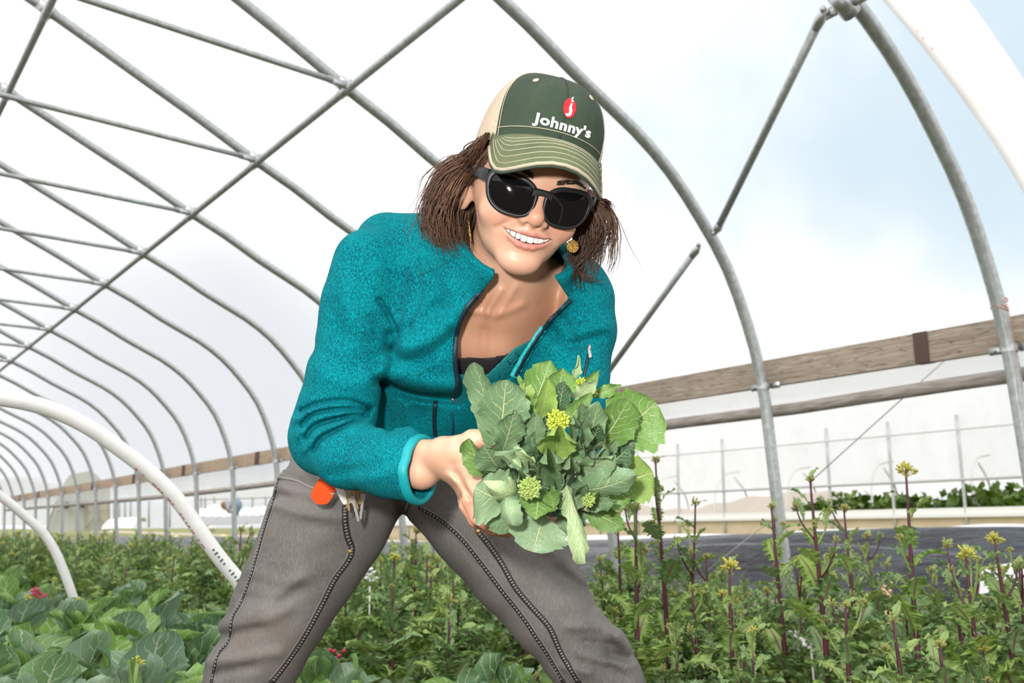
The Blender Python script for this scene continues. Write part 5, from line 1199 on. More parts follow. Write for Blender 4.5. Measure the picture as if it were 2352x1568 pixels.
for (hx, hy, tx, ty, m, d) in ((794, 1112, 802, 1174, M_key, 1.230), (806, 1112, 822, 1170, M_key, 1.234), (812, 1110, 828, 1158, M_key, 1.238), (818, 1112, 832, 1152, M_key, 1.242), (808, 1140, 824, 1198, M_keys, 1.228), (834, 1134, 828, 1193, M_keys, 1.240), (800, 1140, 797, 1166, M_key, 1.240)):
    a = np.array((hx, hy), float); b = np.array((tx, ty), float); u = unit(b - a); n = np.array((-u[1], u[0])); L = np.linalg.norm(b - a)
    pts = [a + n * 5, a + u * 12 + n * 6, a + u * 17 + n * 3.4] + [a + u * (17 + (L - 17) * t) + n * (3.6 if k % 2 else 2.4) for k, t in enumerate(np.linspace(.2, .92, 6))] + [b, b - n * 2.5 - u * 3, a + u * 17 - n * 3.4, a + u * 12 - n * 6, a - n * 5]
    plate(MB(), [tuple(p) for p in pts], .0016, d).build('key', m, kr, smooth=False)
cl = thing('belt_clip', Wd(Cc(680, 1005, 1.30)), 'silver clip hooked on the belt behind the jacket elbow', 'clip'); ko = np.array(cl.location)
mb = MB()
for x, y in ((671, 1000), (686, 992)): mb.tube([KP(x + 5.5 * math.cos(t), y + 9 * math.sin(t), 1.30) for t in np.linspace(0, 2 * PI, 18)], .0022, 6); mb.ball(KP(x, y - 2, 1.30), .002, 6, 4)
mb.tube([KP(669, 1006, 1.30), KP(684, 1012, 1.30), KP(690, 1040, 1.30)], .002, 6); mb.build('clip_body', M_keys, cl)
mb = MB(); plate(mb, [(686, 1036), (694, 1036), (693, 1056), (687, 1058)], .003, 1.30); mb.build('clip_gate', M_keys, cl, smooth=False)
mb = MB(); plate(mb, rounded([(688, 1060), (695, 1060), (693, 1068), (687, 1069)], .2, 3), .003, 1.30); mb.build('clip_tip', M_keys, cl, smooth=False)
# ================================================================== leaves
def leaf_mat(name, rib=(.62, .68, .36), vein=(.42, .52, .25), nside=6.5, ret=.5, rough=.5, translucent=.18, rw=.088):
    m = Mat(name, rough); N, L = m.N, m.L
    uv = m.node('UVMap'); sep = m.node('SeparateXYZ'); L.new(uv.outputs[0], sep.inputs[0]); U, V = sep.outputs[0], sep.outputs[1]
    nz = m.node('TexNoise', Scale=5., Detail=3.); L.new(uv.outputs[0], nz.inputs['Vector'])
    au = m.math('MULTIPLY', m.math('ABSOLUTE', m.math('SUBTRACT', U, .5)), 2.)
    wob = m.math('MULTIPLY', m.math('SUBTRACT', nz.outputs['Fac'], .5), 1.3)
    ribw = m.math('MULTIPLY_ADD', V, -.75 * rw, rw)
    fr = m.math('SUBTRACT', 1., m.math('DIVIDE', au, ribw), clamp=True); fr = m.rng(fr, .1, .75)
    side = m.math('ADD', m.math('ADD', m.math('MULTIPLY', V, nside), m.math('MULTIPLY', au, -2.6)), m.math('ADD', wob, m.math('MULTIPLY', m.math('GREATER_THAN', U, .5), .5)))
    dist = m.math('ABSOLUTE', m.math('SUBTRACT', m.math('FRACT', side), .5))
    lw = m.math('MULTIPLY_ADD', au, -.065, .115)
    fs = m.rng(m.math('DIVIDE', dist, lw), 1., .35)
    vo = m.node('TexVoronoi', feature='DISTANCE_TO_EDGE', Scale=11.); L.new(uv.outputs[0], vo.inputs['Vector'])
    fv = m.math('MULTIPLY', m.rng(vo.outputs['Distance'], .035, .0), ret)
    blade = m.attr('tint'); n2 = m.noise(70, 3)
    blade = m.mix(m.rng(n2, .35, .7, 0., .35), blade, m.mix(1., blade, (.70, .78, .72), 'MULTIPLY'))
    c = m.mix(m.math('MULTIPLY', fv, .75), blade, m.mix(.5, blade, (*vein, 1)))
    c = m.mix(m.math('MULTIPLY', fs, .9), c, m.mix(.85, blade, (*vein, 1))); c = m.mix(fr, c, m.mix(.85, blade, (*rib, 1)))
    edge = m.rng(au, .955, 1.0); c = m.mix(m.math('MULTIPLY', edge, .5), c, m.mix(.5, blade, (.50, .55, .36, 1)))
    m.col(c)
    h = m.math('ADD', m.math('MULTIPLY', fs, -.6), m.math('ADD', m.math('MULTIPLY', fr, -1.), m.math('MULTIPLY', fv, -.35)))
    m.bump(h, .55, .004)
    tl = m.node('BsdfTranslucent'); L.new(c, tl.inputs['Color']); mx = m.node('MixShader'); mx.inputs[0].default_value = translucent
    L.new(m.b.outputs[0], mx.inputs[1]); L.new(tl.outputs[0], mx.inputs[2]); L.new(mx.outputs[0], m.out.inputs[0]); return m.m
M_leaf = leaf_mat('brassica_leaf')
def leaf_geo(base, tip, width, nrm, cup=.15, bend=.15, ruffle=.05, rs=None, shape='broad', nu=15, nv=22, curl=0., stalk=.0, twist=0., serr=.065, fold=0.):
    """leaf blade as a curved grid; cup lifts the margins along nrm, bend arches the midrib, curl rolls the tip"""
    base, tip = np.asarray(base, float), np.asarray(tip, float); ax = tip - base; L = np.linalg.norm(ax); ax /= L
    n = np.asarray(nrm, float); n = n - ax * (n @ ax); n /= np.linalg.norm(n) + 1e-9; s = np.cross(ax, n)
    v = np.linspace(0, 1, nv); u = np.linspace(-1, 1, nu)
    if shape == 'broad': w = np.sin(PI * np.clip(v * .93 + .055, 0, 1)) ** .62 * (.62 + .55 * v - .12 * v * v)
    elif shape == 'round': w = np.sqrt(np.clip(1 - ((v - .56) / .46) ** 2, 0, 1)) * np.where(v < .56, .25 + .75 * (v / .56) ** .7, 1.); w = np.maximum(w, .06 * (v < .5))
    elif shape == 'lance': w = np.sin(PI * np.clip(v * .95 + .03, 0, 1)) ** .9
    else: w = np.sin(PI * np.clip(v ** .8 * .96 + .03, 0, 1)) ** .7
    if stalk: w = np.where(v < stalk, .07, w * np.clip((v - stalk) / .12, .07, 1))
    w = w / w.max() * width / 2
    P = np.zeros((nv, nu, 3)); p1, p2, p3 = rs.rand(3) * 6.28
    for j, vv in enumerate(v):
        tw = twist * (vv - .2); s2 = s * math.cos(tw) + n * math.sin(tw); n2 = n * math.cos(tw) - s * math.sin(tw)
        mid = base + ax * L * vv + n * L * (bend * 4 * vv * (1 - vv)) + n * L * curl * max(0, vv - .55) ** 2 * 3
        for i, uu in enumerate(u):
            e = abs(uu); sg = 1 if uu >= 0 else -1
            ser = 1 + serr * (math.sin(vv * 34 + p1 * sg) + .7 * math.sin(vv * 57 + p2)) * e ** 6
            ruf = ruffle * L * e ** 2.2 * (math.sin(vv * 9 + p1 + sg) + .55 * math.sin(vv * 17 + p2 * sg))
            cu = cup * width * (e ** 1.7)
            fl = fold * width * e
            P[j, i] = mid + s2 * (w[j] * uu * ser * (1 - .25 * abs(cup) * e)) + n2 * (cu + ruf + fl * .5) + ax * ruffle * .4 * L * e ** 3 * math.sin(vv * 13 + p3)
    uv = np.stack(np.meshgrid((u + 1) / 2, v), -1)
    return P, uv
def leaf_mesh(name, P, uv, tint, mat, origin=(0, 0, 0), thick=.0005):
    mb = MB(); mb.grid(P - np.asarray(origin), 0, uv); me = mb.mesh(name, mat); t = np.tile(tint, (len(me.vertices), 1))
    uvf = uv.reshape(-1, 2); t = t * (1 + .10 * np.sin(uvf[:, 1:2] * 3)); vcol(me, 'tint', t); return me
# ------------------------------------------------------------------ the held heads of leafy greens
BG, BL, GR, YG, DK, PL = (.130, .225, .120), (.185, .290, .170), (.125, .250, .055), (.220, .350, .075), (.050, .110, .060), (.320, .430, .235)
def QP(cx_, cy_, d): return Wd(Cc(1000 + cx_ / 2.904, 780 + cy_ / 2.904, d))
HEADS = {'A': ('leafy green head with the open yellow bud cluster, upper middle of the held bunch', (820, 640, .975)), 'B': ('leafy green head with tight green buds at the lower left of the held bunch', (620, 1040, .965)),
         'C': ('leafy green head with small half-hidden buds at the lower right of the held bunch', (1020, 1060, .975)), 'D': ('leafy head with the broad round leaves at the right of the held bunch', (1080, 640, 1.0))}
# head, base, tip, width(px of the crop), depth base, depth tip, tint, kwargs
BLV = [
 ('A', (400, 700), (258, 150), 175, .985, .965, BG, dict(cup=.22, bend=-.05, tilt=-.35, ruffle=.02)),
 ('A', (425, 700), (470, 268), 290, .975, .950, BG, dict(cup=.10, bend=.05, tilt=.1, ruffle=.025, shape='round')),
 ('A', (445, 750), (530, 462), 165, .955, .925, BG, dict(cup=.16, bend=.06, tilt=.2)),
 ('A', (640, 730), (672, 490), 125, .965, .935, BL, dict(cup=.12, bend=.05, tilt=.25)),
 ('B', (330, 900), (225, 655), 150, .960, .950, GR, dict(cup=.25, bend=.05, tilt=-.5)),
 ('B', (420, 850), (320, 700), 190, .945, .920, BG, dict(cup=.12, bend=.08, tilt=-.2)),
 ('B', (470, 1090), (262, 985), 330, .945, .925, BL, dict(cup=.10, bend=.16, tilt=.15, ruffle=.03, shape='round')),
 ('B', (455, 1075), (500, 1285), 250, .955, .950, BG, dict(cup=.08, bend=.12, tilt=-.2, shape='round')),
 ('B', (480, 1010), (512, 1235), 140, .915, .895, BL, dict(cup=-.30, bend=.18, tilt=.4, curl=-.1)),
 ('B', (560, 1005), (352, 985), 150, .925, .895, PL, dict(cup=-.30, bend=.20, tilt=-.3, shape='lance')),
 ('B', (610, 850), (388, 770), 105, .925, .890, BL, dict(cup=.30, bend=.15, tilt=.5, ruffle=.07)),
 ('B', (640, 850), (520, 715), 110, .925, .890, PL, dict(cup=.3, bend=.12, ruffle=.10)),
 ('A', (800, 965), (752, 722), 180, .945, .880, BG, dict(cup=.42, bend=-.08, tilt=.0, ruffle=.02, shape='round')),
 ('A', (850, 930), (905, 775), 115, .940, .885, BL, dict(cup=.40, bend=-.05, tilt=.3, shape='round')),
 ('A', (940, 850), (1205, 765), 165, .945, .905, BL, dict(cup=.26, bend=.12, tilt=.35, ruffle=.03)),
 ('A', (800, 760), (830, 572), 225, .940, .885, YG, dict(cup=.30, bend=-.04, tilt=.0, shape='round')),
 ('A', (700, 770), (668, 605), 80, .950, .900, BG, dict(cup=.4, bend=.1, tilt=-.8)),
 ('A', (940, 710), (975, 520), 105, .950, .895, BL, dict(cup=.36, bend=.05, tilt=.7)),
 ('A', (900, 640), (915, 498), 70, .945, .900, BL, dict(cup=.36, bend=.05, tilt=.4)),
 ('D', (690, 510), (752, 262), 130, .965, .935, YG, dict(cup=.22, bend=.10, tilt=.3)),
 ('D', (640, 500), (768, 140), 215, .995, .985, GR, dict(cup=.12, bend=.05, tilt=-.1)),
 ('D', (790, 430), (850, 190), 185, .975, .965, GR, dict(cup=.18, bend=.06, tilt=.2)),
 ('D', (822, 470), (858, 275), 110, .960, .940, DK, dict(cup=.12, bend=.05)),
 ('D', (890, 330), (948, 102), 50, .985, .980, PL, dict(cup=.35, bend=.08, tilt=.6, shape='lance')),
 ('D', (950, 350), (1098, 200), 70, .985, .970, GR, dict(cup=.2, bend=.12, shape='lance', ruffle=.05)),
 ('D', (930, 390), (1085, 265), 95, .965, .945, PL, dict(cup=.15, bend=.08, ruffle=.06, shape='lance')),
 ('D', (850, 570), (1040, 360), 110, .955, .945, GR, dict(cup=.12, bend=.05, ruffle=.05, shape='lance')),
 ('D', (1040, 380), (1240, 300), 70, .985, .985, GR, dict(cup=.15, bend=.08, ruffle=.05, shape='lance')),
 ('D', (1130, 690), (1470, 420), 390, 1.005, .985, GR, dict(cup=.08, bend=.08, tilt=.0, ruffle=.02, shape='round')),
 ('D', (1080, 720), (1290, 395), 245, .985, .955, GR, dict(cup=.10, bend=.06, tilt=.2, ruffle=.02)),
 ('D', (1020, 690), (1090, 412), 140, .965, .935, BG, dict(cup=.14, bend=.06, tilt=-.1)),
 ('D', (960, 600), (975, 420), 95, .960, .930, BG, dict(cup=.2, bend=.06, tilt=.4)),
 ('D', (1040, 700), (1090, 560), 110, .960, .935, DK, dict(cup=.14, bend=.06)),
 ('C', (1200, 960), (1450, 880), 290, .995, .975, YG, dict(cup=.08, bend=.08, ruffle=.03, shape='round')),
 ('C', (930, 990), (1328, 905), 185, .945, .905, BG, dict(cup=-.18, bend=.14, tilt=.3, ruffle=.02)),
 ('C', (1080, 1050), (1325, 1000), 170, .970, .950, GR, dict(cup=.12, bend=.08, tilt=-.2)),
 ('C', (1000, 1120), (1265, 1252), 150, .975, .965, GR, dict(cup=.10, bend=.05, tilt=.1, ruffle=.03, shape='lance')),
 ('B', (722, 1160), (650, 1415), 330, .955, .930, BL, dict(cup=.06, bend=.10, tilt=.1, ruffle=.035, shape='round')),
 ('C', (872, 960), (1000, 1490), 125, .930, .905, PL, dict(cup=-.38, bend=.06, tilt=-.5, ruffle=.03)),
 ('C', (850, 1000), (865, 1180), 130, .950, .930, DK, dict(cup=.15, bend=.08, tilt=.3)),
 ('C', (1000, 1010), (820, 1130), 120, .955, .925, BG, dict(cup=.2, bend=.10, tilt=.1)),
 ('B', (690, 1040), (668, 1200), 210, .930, .900, GR, dict(cup=.10, bend=.14, tilt=.1, ruffle=.04)),
 ('B', (760, 1010), (790, 1130), 120, .935, .905, GR, dict(cup=.2, bend=.1)),
 ('B', (640, 1230), (640, 1360), 110, .960, .950, PL, dict(cup=.1, bend=.12, ruffle=.08)),
 ('A', (1150, 730), (1205, 655), 75, .950, .925, BL, dict(cup=.3, bend=.1)),
 ('A', (1140, 850), (1290, 720), 150, .965, .950, DK, dict(cup=.10, bend=.06)),
 ('A', (870, 800), (985, 690), 150, .950, .925, BG, dict(cup=.15, bend=.08)),
 ('A', (940, 900), (1130, 700), 120, .955, .915, BL, dict(cup=.35, bend=.06, tilt=.6)),
 ('B', (680, 960), (700, 1060), 75, .925, .890, BL, dict(cup=.45, bend=.05, tilt=.8)),
 ('B', (590, 930), (560, 860), 80, .925, .890, BL, dict(cup=.4, bend=.05, ruffle=.08)),
 ('B', (640, 900), (620, 800), 110, .940, .900, BG, dict(cup=.3, bend=.05, ruffle=.06)),
 ('B', (540, 1000), (520, 880), 90, .945, .905, DK, dict(cup=.2, bend=.05)),
 ('C', (1030, 1030), (1090, 1010), 60, .945, .915, YG, dict(cup=.4, bend=.1)),
 ('C', (1010, 1090), (1220, 1075), 90, .955, .925, BG, dict(cup=.3, bend=.1, ruffle=.05)),
 ('C', (960, 1020), (1010, 960), 80, .95, .92, BG, dict(cup=.3, bend=.1)),
 ('A', (560, 300), (600, 290), 100, .99, .985, YG, dict(cup=.1)),
 ('A', (620, 420), (600, 285), 90, .992, .988, YG, dict(cup=.1)),
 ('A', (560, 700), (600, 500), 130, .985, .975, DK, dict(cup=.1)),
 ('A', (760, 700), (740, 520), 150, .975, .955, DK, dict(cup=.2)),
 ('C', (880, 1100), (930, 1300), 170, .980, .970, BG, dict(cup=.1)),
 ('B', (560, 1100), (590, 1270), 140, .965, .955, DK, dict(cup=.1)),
 ('B', (560, 960), (330, 820), 230, .985, .975, DK, dict(cup=.1)), ('A', (720, 800), (600, 640), 220, .985, .975, DK, dict(cup=.1)), ('C', (800, 1010), (760, 1180), 230, .975, .965, DK, dict(cup=.1)), ('C', (960, 960), (1120, 1080), 260, .985, .975, DK, dict(cup=.1)), ('A', (880, 820), (1060, 700), 240, .985, .975, DK, dict(cup=.1)),  # added backdrop leaves filling holes, tinted dark to deepen shade between the front ones
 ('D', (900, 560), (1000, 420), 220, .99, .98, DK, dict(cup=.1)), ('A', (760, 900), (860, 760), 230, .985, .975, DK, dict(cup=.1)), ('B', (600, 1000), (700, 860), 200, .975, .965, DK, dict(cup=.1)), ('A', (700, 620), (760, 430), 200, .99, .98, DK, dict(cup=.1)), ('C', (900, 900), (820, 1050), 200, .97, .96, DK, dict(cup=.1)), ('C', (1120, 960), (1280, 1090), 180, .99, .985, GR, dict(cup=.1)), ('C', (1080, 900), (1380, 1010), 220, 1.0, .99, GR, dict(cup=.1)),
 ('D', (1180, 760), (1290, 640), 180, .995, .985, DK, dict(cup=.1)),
]
heads = {}
for k, (lab, (x, y, d)) in HEADS.items(): heads[k] = thing('leafy_green_head', QP(x, y, d), lab, 'greens')
rs = np.random.RandomState(11)
NV_ = -VF
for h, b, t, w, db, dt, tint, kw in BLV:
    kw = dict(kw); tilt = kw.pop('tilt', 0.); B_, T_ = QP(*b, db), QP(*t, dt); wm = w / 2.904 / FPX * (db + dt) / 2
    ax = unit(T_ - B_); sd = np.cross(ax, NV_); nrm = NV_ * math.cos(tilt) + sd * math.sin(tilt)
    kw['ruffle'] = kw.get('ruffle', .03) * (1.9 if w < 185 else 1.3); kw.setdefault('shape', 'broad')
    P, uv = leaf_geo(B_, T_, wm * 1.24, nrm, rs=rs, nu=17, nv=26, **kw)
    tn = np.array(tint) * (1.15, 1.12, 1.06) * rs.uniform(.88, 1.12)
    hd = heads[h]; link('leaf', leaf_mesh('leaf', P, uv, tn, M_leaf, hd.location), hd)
# bud clusters
M_budy = simple('yellow_bud', (.36, .42, .045), .5, var=.3, scale=300); M_budg = simple('green_bud', (.27, .36, .095), .55, var=.25, scale=300)
def buds(h, x, y, d, r, n, mat, sz, dome=.6):
    hd = heads[h]; c = QP(x, y, d); R = r / 2.904 / FPX * d; mb = MB(); g = 2.39996
    for i in range(n):
        q = math.sqrt((i + .5) / n); a = i * g; p = c + R * q * (VR * math.cos(a) + VU * math.sin(a)) - VF * R * dome * math.sqrt(max(0, 1 - q * q * .9)) + rs.randn(3) * R * .05
        o = unit(p - (c + VF * R * .5)); u = unit(np.cross(o, VU)); s = sz * rs.uniform(.75, 1.2)
        mb.ball(p - np.array(hd.location), (s * .72, s * .72, s * 1.25), 7, 5, ax=np.stack([u, np.cross(o, u), o]))
    for i in range(9):
        a = i * .7; p = c + R * .7 * (VR * math.cos(a) + VU * math.sin(a)); mb.tube([c + VF * R * 1.2 - np.array(hd.location), p - np.array(hd.location)], .0012, 5)
    mb.build('bud_cluster', mat, hd)
buds('A', 815, 540, .915, 68, 64, M_budy, .0027); buds('B', 628, 985, .895, 70, 120, M_budg, .0021); buds('C', 1020, 1068, .915, 40, 34, M_budg, .0020); buds('D', 968, 290, .965, 34, 26, M_budy, .0019); buds('D', 1052, 350, .965, 26, 18, M_budy, .0017)
# stalks gathered in her hands
M_stalk = simple('pale_green_stalk', (.36, .45, .22), .5)
for k, hd in heads.items():
    o = np.array(hd.location); e = Wd(Cc(1205 + {'A': 0, 'B': -14, 'C': 16, 'D': 8}[k], 1120, 1.045)); e2 = Wd(Cc(1208 + {'A': 0, 'B': -10, 'C': 14, 'D': 6}[k], 1145, 1.10))
    MB().tube(smooth_path([VF * -.03, (e - o) * .6, e - o, e2 - o], 12), [.009, .010, .011, .011], 10).build('stalk', M_stalk, hd)
# ================================================================== growing plants
rs = np.random.RandomState(77)
M_cab = leaf_mat('cabbage_leaf', rib=(.70, .76, .52), vein=(.52, .62, .40), nside=6, ret=.35, rough=.42, translucent=.22, rw=.13)
M = Mat('kale_leaf', .55); uvn = M.node('UVMap'); sp = M.node('SeparateXYZ'); M.L.new(uvn.outputs[0], sp.inputs[0])
au = M.math('MULTIPLY', M.math('ABSOLUTE', M.math('SUBTRACT', sp.outputs[0], .5)), 2.)
rib = M.rng(au, .13, .04); sd_ = M.math('ABSOLUTE', M.math('SUBTRACT', M.math('FRACT', M.math('ADD', M.math('MULTIPLY', sp.outputs[1], 7.), M.math('MULTIPLY', au, -2.2))), .5))
blade = M.mix(1., M.attr('tint'), (1.18, 1.14, 1.12), 'MULTIPLY'); c = M.mix(M.rng(M.noise(60, 3), .35, .7, 0., .4), blade, M.mix(1., blade, (.6, .68, .6), 'MULTIPLY'))
c = M.mix(M.math('MULTIPLY', M.rng(sd_, .10, .03), .4), c, (.28, .36, .17)); c = M.mix(M.math('MULTIPLY', rib, .8), c, (.23, .085, .13))
M.col(c); tl = M.node('BsdfTranslucent'); M.L.new(c, tl.inputs['Color']); mx = M.node('MixShader'); mx.inputs[0].default_value = .22; M.L.new(M.b.outputs[0], mx.inputs[1]); M.L.new(tl.outputs[0], mx.inputs[2]); M.L.new(mx.outputs[0], M.out.inputs[0]); M_kale = M.m
M = Mat('purple_stem', .45); M.col(M.ramp(M.noise(14, 3, M.coord('Object', (1, 1, .4))), [(.3, (.055, .010, .024)), (.6, (.105, .020, .042)), (.8, (.13, .065, .045))])); M_pstem = M.m
M_gstem = simple('green_stem', (.26, .36, .12), .5); M_flower = simple('yellow_flower', (.50, .47, .09), .6, var=.3, scale=200); M_kbud = simple('kale_bud', (.34, .34, .10), .6, var=.3, scale=200)
def unit_leaf(w, **kw): return leaf_geo((0, 0, 0), (0, 1, 0), w, (0, 0, 1), rs=rs, **kw)
CABL = []
for k in range(9):
    P, uv = unit_leaf(rs.uniform(.62, .86), shape='round' if k % 3 else 'broad', cup=rs.uniform(-.06, .26), bend=rs.uniform(.05, .2), ruffle=rs.uniform(.04, .085), curl=rs.uniform(-.4, .1), nu=15, nv=22, serr=.045, stalk=.12)
    CABL.append(leaf_mesh('cabbage_leaf', P, uv, np.array([(.170, .300, .100), (.200, .360, .080), (.150, .280, .145), (.240, .390, .110), (.250, .360, .240), (.110, .215, .085), (.185, .320, .140), (.200, .310, .210), (.190, .345, .065)][k]), M_cab))
def frill(P, rs, amp=.5):
    nv, nu = P.shape[:2]; c = P[:, nu // 2:nu // 2 + 1].copy()
    for j in range(nv):
        f = (1.12, .55, .95, .42)[j % 4] if 1 < j < nv - 1 else .8
        for i in range(nu):
            e = abs(i - nu // 2) / (nu // 2); P[j, i] = c[j, 0] + (P[j, i] - c[j, 0]) * (1 + (f - 1) * amp * 2 * e ** 1.5); P[j, i, 2] += e * e * .05 * math.sin(j * 2.1 + i); P[j, i, 1] += e * .06 * (1 if j % 2 else -.4)
    return P
KALL = []
for k in range(7):
    P, uv = unit_leaf(rs.uniform(.50, .70), shape='broad' if k % 2 else 'lance', cup=rs.uniform(.0, .2), bend=rs.uniform(.04, .18), ruffle=rs.uniform(.03, .06), curl=rs.uniform(-.3, 0), nu=7, nv=25, serr=0, stalk=.14 if k < 5 else .03)
    KALL.append(leaf_mesh('kale_leaf', frill(P, rs, .55), uv, np.array([(0.224, 0.364, 0.101), (0.269, 0.420, 0.112), (0.179, 0.302, 0.112), (0.325, 0.470, 0.146), (0.246, 0.386, 0.168), (0.291, 0.448, 0.095), (0.162, 0.274, 0.095)][k]), M_kale))
SML = []
for k in range(3):
    P, uv = unit_leaf(.34, shape='lance', cup=.1, bend=.1, ruffle=.05, curl=-.15, nu=5, nv=15, serr=0)
    SML.append(leaf_mesh('kale_leaf', frill(P, rs, .35), uv, np.array([(0.242, 0.380, 0.121), (0.187, 0.319, 0.121), (0.308, 0.440, 0.132)][k]), M_kale))
def mbuds(n, R, sz, mat, tall=.6, seed=0):
    r = np.random.RandomState(seed); mb = MB()
    for i in range(n):
        d = r.randn(3); d /= np.linalg.norm(d); d[2] = abs(d[2]) * 1.5 - .5; p = d * R * r.uniform(.35, 1) * (1, 1, tall * 1.7); u = unit(np.cross(d + .01, (0, .3, 1))); o = unit(d + (0, 0, .4))
        u = unit(np.cross(o, (1, 0, .2))); mb.ball(p, (sz * .6, sz * .6, sz * 1.3), 6, 4, ax=np.stack([u, np.cross(o, u), o]))
        if i % 3 == 0: mb.tube([np.array((0, 0, -R * .8)), p], sz * .22, 3, cap=False)
    return mb.mesh('flower_head', mat)
FLW = [mbuds(26, .016, .0042, M_flower, seed=1), mbuds(34, .019, .0040, M_flower, seed=2), mbuds(20, .013, .0036, M_kbud, seed=3), mbuds(16, .011, .0034, M_kbud, .9, seed=4)]
def lmat(pos, az, el, L, roll=0.):
    """leaf from pos pointing to azimuth az, elevation el"""
    y = np.array((math.cos(az) * math.cos(el), math.sin(az) * math.cos(el), math.sin(el))); x = np.array((math.sin(az), -math.cos(az), 0)); z = np.cross(x, y)
    x2 = x * math.cos(roll) + z * math.sin(roll); z2 = np.cross(x2, y); m = np.eye(4); m[:3, 0] = x2 * L; m[:3, 1] = y * L; m[:3, 2] = z2 * L; m[:3, 3] = pos; return Matrix(m.tolist())
def child(name, me, parent, m):
    o = bpy.data.objects.new(name, me); SC.collection.objects.link(o); o.parent = parent; o.matrix_basis = m; return o
def bake(items):
    """join (mesh, matrix, material slot) into one mesh for a plant too small to show its parts"""
    V, F, MI, UV, CO, n = [], [], [], [], [], 0
    return items
# ---- flowering kale, each plant with stem, leaves and heads of its own
def tall_kale(px, py, d, lab, lean=(0, 0), thick=1., heads=3, leafy=9, group=None, yellow=True):
    top = at(px, py, d); h = top[2]; base = np.array((top[0] - lean[0], top[1] - lean[1], 0)); o = thing('kale_plant', base, lab, 'kale plant', group)
    t = np.linspace(0, 1, 14); bx = rs.uniform(-.02, .02); st = np.stack([lean[0] * t + bx * np.sin(t * 5), lean[1] * t + bx * np.cos(t * 4) * .6, h * t], 1)
    MB().tube(st, np.interp(t, [0, .6, 1], [.0075 * thick, .0052 * thick, .0024]), 8).build('stem', M_pstem, o)
    f = lambda q: np.array([np.interp(q, t, st[:, i]) for i in range(3)])
    child('flower_head', FLW[int(yellow) * rs.randint(0, 2) if yellow else 2 + rs.randint(2)], o, Matrix.Translation(Vector(st[-1])) @ Matrix.Scale(rs.uniform(.85, 1.25), 4))
    for k in range(heads):
        q = rs.uniform(.66, .93); a = rs.rand() * 6.28; p = f(q); L = rs.uniform(.045, .10); e = p + np.array((math.cos(a) * L * .5, math.sin(a) * L * .5, L))
        MB().tube(smooth_path([p, p + (e - p) * .5 + np.array((math.cos(a), math.sin(a), 0)) * .008, e], 7), [.0028, .0022, .0016], 6).build('side_shoot', M_pstem if k % 2 else M_gstem, o)
        child('flower_head', FLW[2 + k % 2], o, Matrix.Translation(Vector(e)) @ Matrix.Scale(rs.uniform(.7, 1.0), 4))
        child('leaf', SML[k % 3], o, lmat(p + (e - p) * .6, a + rs.uniform(-1, 1), rs.uniform(.3, 1.1), rs.uniform(.05, .08)))
    for k in range(leafy):
        q = .98 - (k / leafy) ** .8 * .92; a = k * 2.4 + rs.uniform(-.4, .4); big = np.interp(q, [0, .4, .7, 1], [.155, .135, .09, .045]) * rs.uniform(.8, 1.2)
        child('leaf', (SML[k % 3] if q > .80 else KALL[rs.randint(7)]), o, lmat(f(q), a, rs.uniform(.4, 1.15), big, rs.uniform(-.4, .4)))
    return o
TALL = [  # px, py, depth, label
    (1508, 1056, 2.35, 'tall branching kale stem with yellowish buds rising closest to the held leaves'), (1862, 1100, 2.10, 'bare-topped purple kale stalk standing alone between the two right hoops'),
    (2078, 1076, 2.05, 'tallest yellow-budded kale stalk against the white tunnel, left of the right hoop'), (1592, 1154, 2.45, 'kale stalk with yellowish twin heads in front of the tan baseboard'),
    (1772, 1162, 2.30, 'leafy kale stalk standing in front of the second hoop post'), (1940, 1166, 2.30, 'slender forked kale stalk left of the tallest one'), (1462, 1166, 1.95, 'thick leaning purple kale stalk just right of the trouser knee'),
    (1413, 1178, 2.50, 'thin kale stalk beside the hoop post under the held leaves'), (2218, 1270, 1.85, 'bright yellow kale flower head leaning left near the right edge'), (2284, 1236, 1.90, 'largest yellow kale flower head at the right edge'),
    (2176, 1252, 2.40, 'dull budded kale stalk left of the two bright yellow heads'), (1678, 1298, 2.00, 'low kale stalk with one small bright yellow tuft in front of the tarp'), (1990, 1230, 2.70, 'small kale stalk standing before the black tarp folds'),
    (1908, 1322, 2.20, 'short kale stalk with a yellow tuft low in front of the tarp'), (1830, 1292, 2.60, 'short budded kale stalk right of the second hoop post'), (1622, 1278, 2.40, 'kale stalk with pale bud right of the twin headed one'),
    (1462, 1222, 2.70, 'small budded kale stalk behind the thick leaning one'), (2340, 1300, 1.90, 'kale stalk cut by the right edge of the photo'), (1942, 1390, 1.85, 'low kale shoot with pale buds below the tarp'), (2052, 1424, 1.65, 'near kale shoot with buds at the lower right'),
    (2158, 1478, 1.60, 'nearest small budded kale shoot at the lower right'), (1555, 1468, 1.90, 'small budded kale shoot low beside the trouser knee'), (1590, 1354, 2.20, 'pale budded kale shoot above the trouser knee'), (1380, 1285, 3.0, 'thin kale stalk between the trouser leg and the hoop post'),
    (960, 1218, 3.0, 'tall budded kale stalk in the gap between her legs'), (1000, 1290, 2.9, 'second budded kale stalk in the gap between her legs'), (905, 1262, 3.3, 'shorter kale stalk close to her right trouser leg in the gap'), (545, 1215, 3.2, 'thin dark kale stalk just left of the trousers')]
for i, (x, y, d, lab) in enumerate(TALL):
    tall_kale(x, y, d, lab, lean=(rs.uniform(-.04, .04), rs.uniform(-.03, .03)), thick=1.15 if d < 2.4 else .9, heads=rs.randint(2, 5), leafy=22, yellow=i in (2, 8, 9, 11, 13))
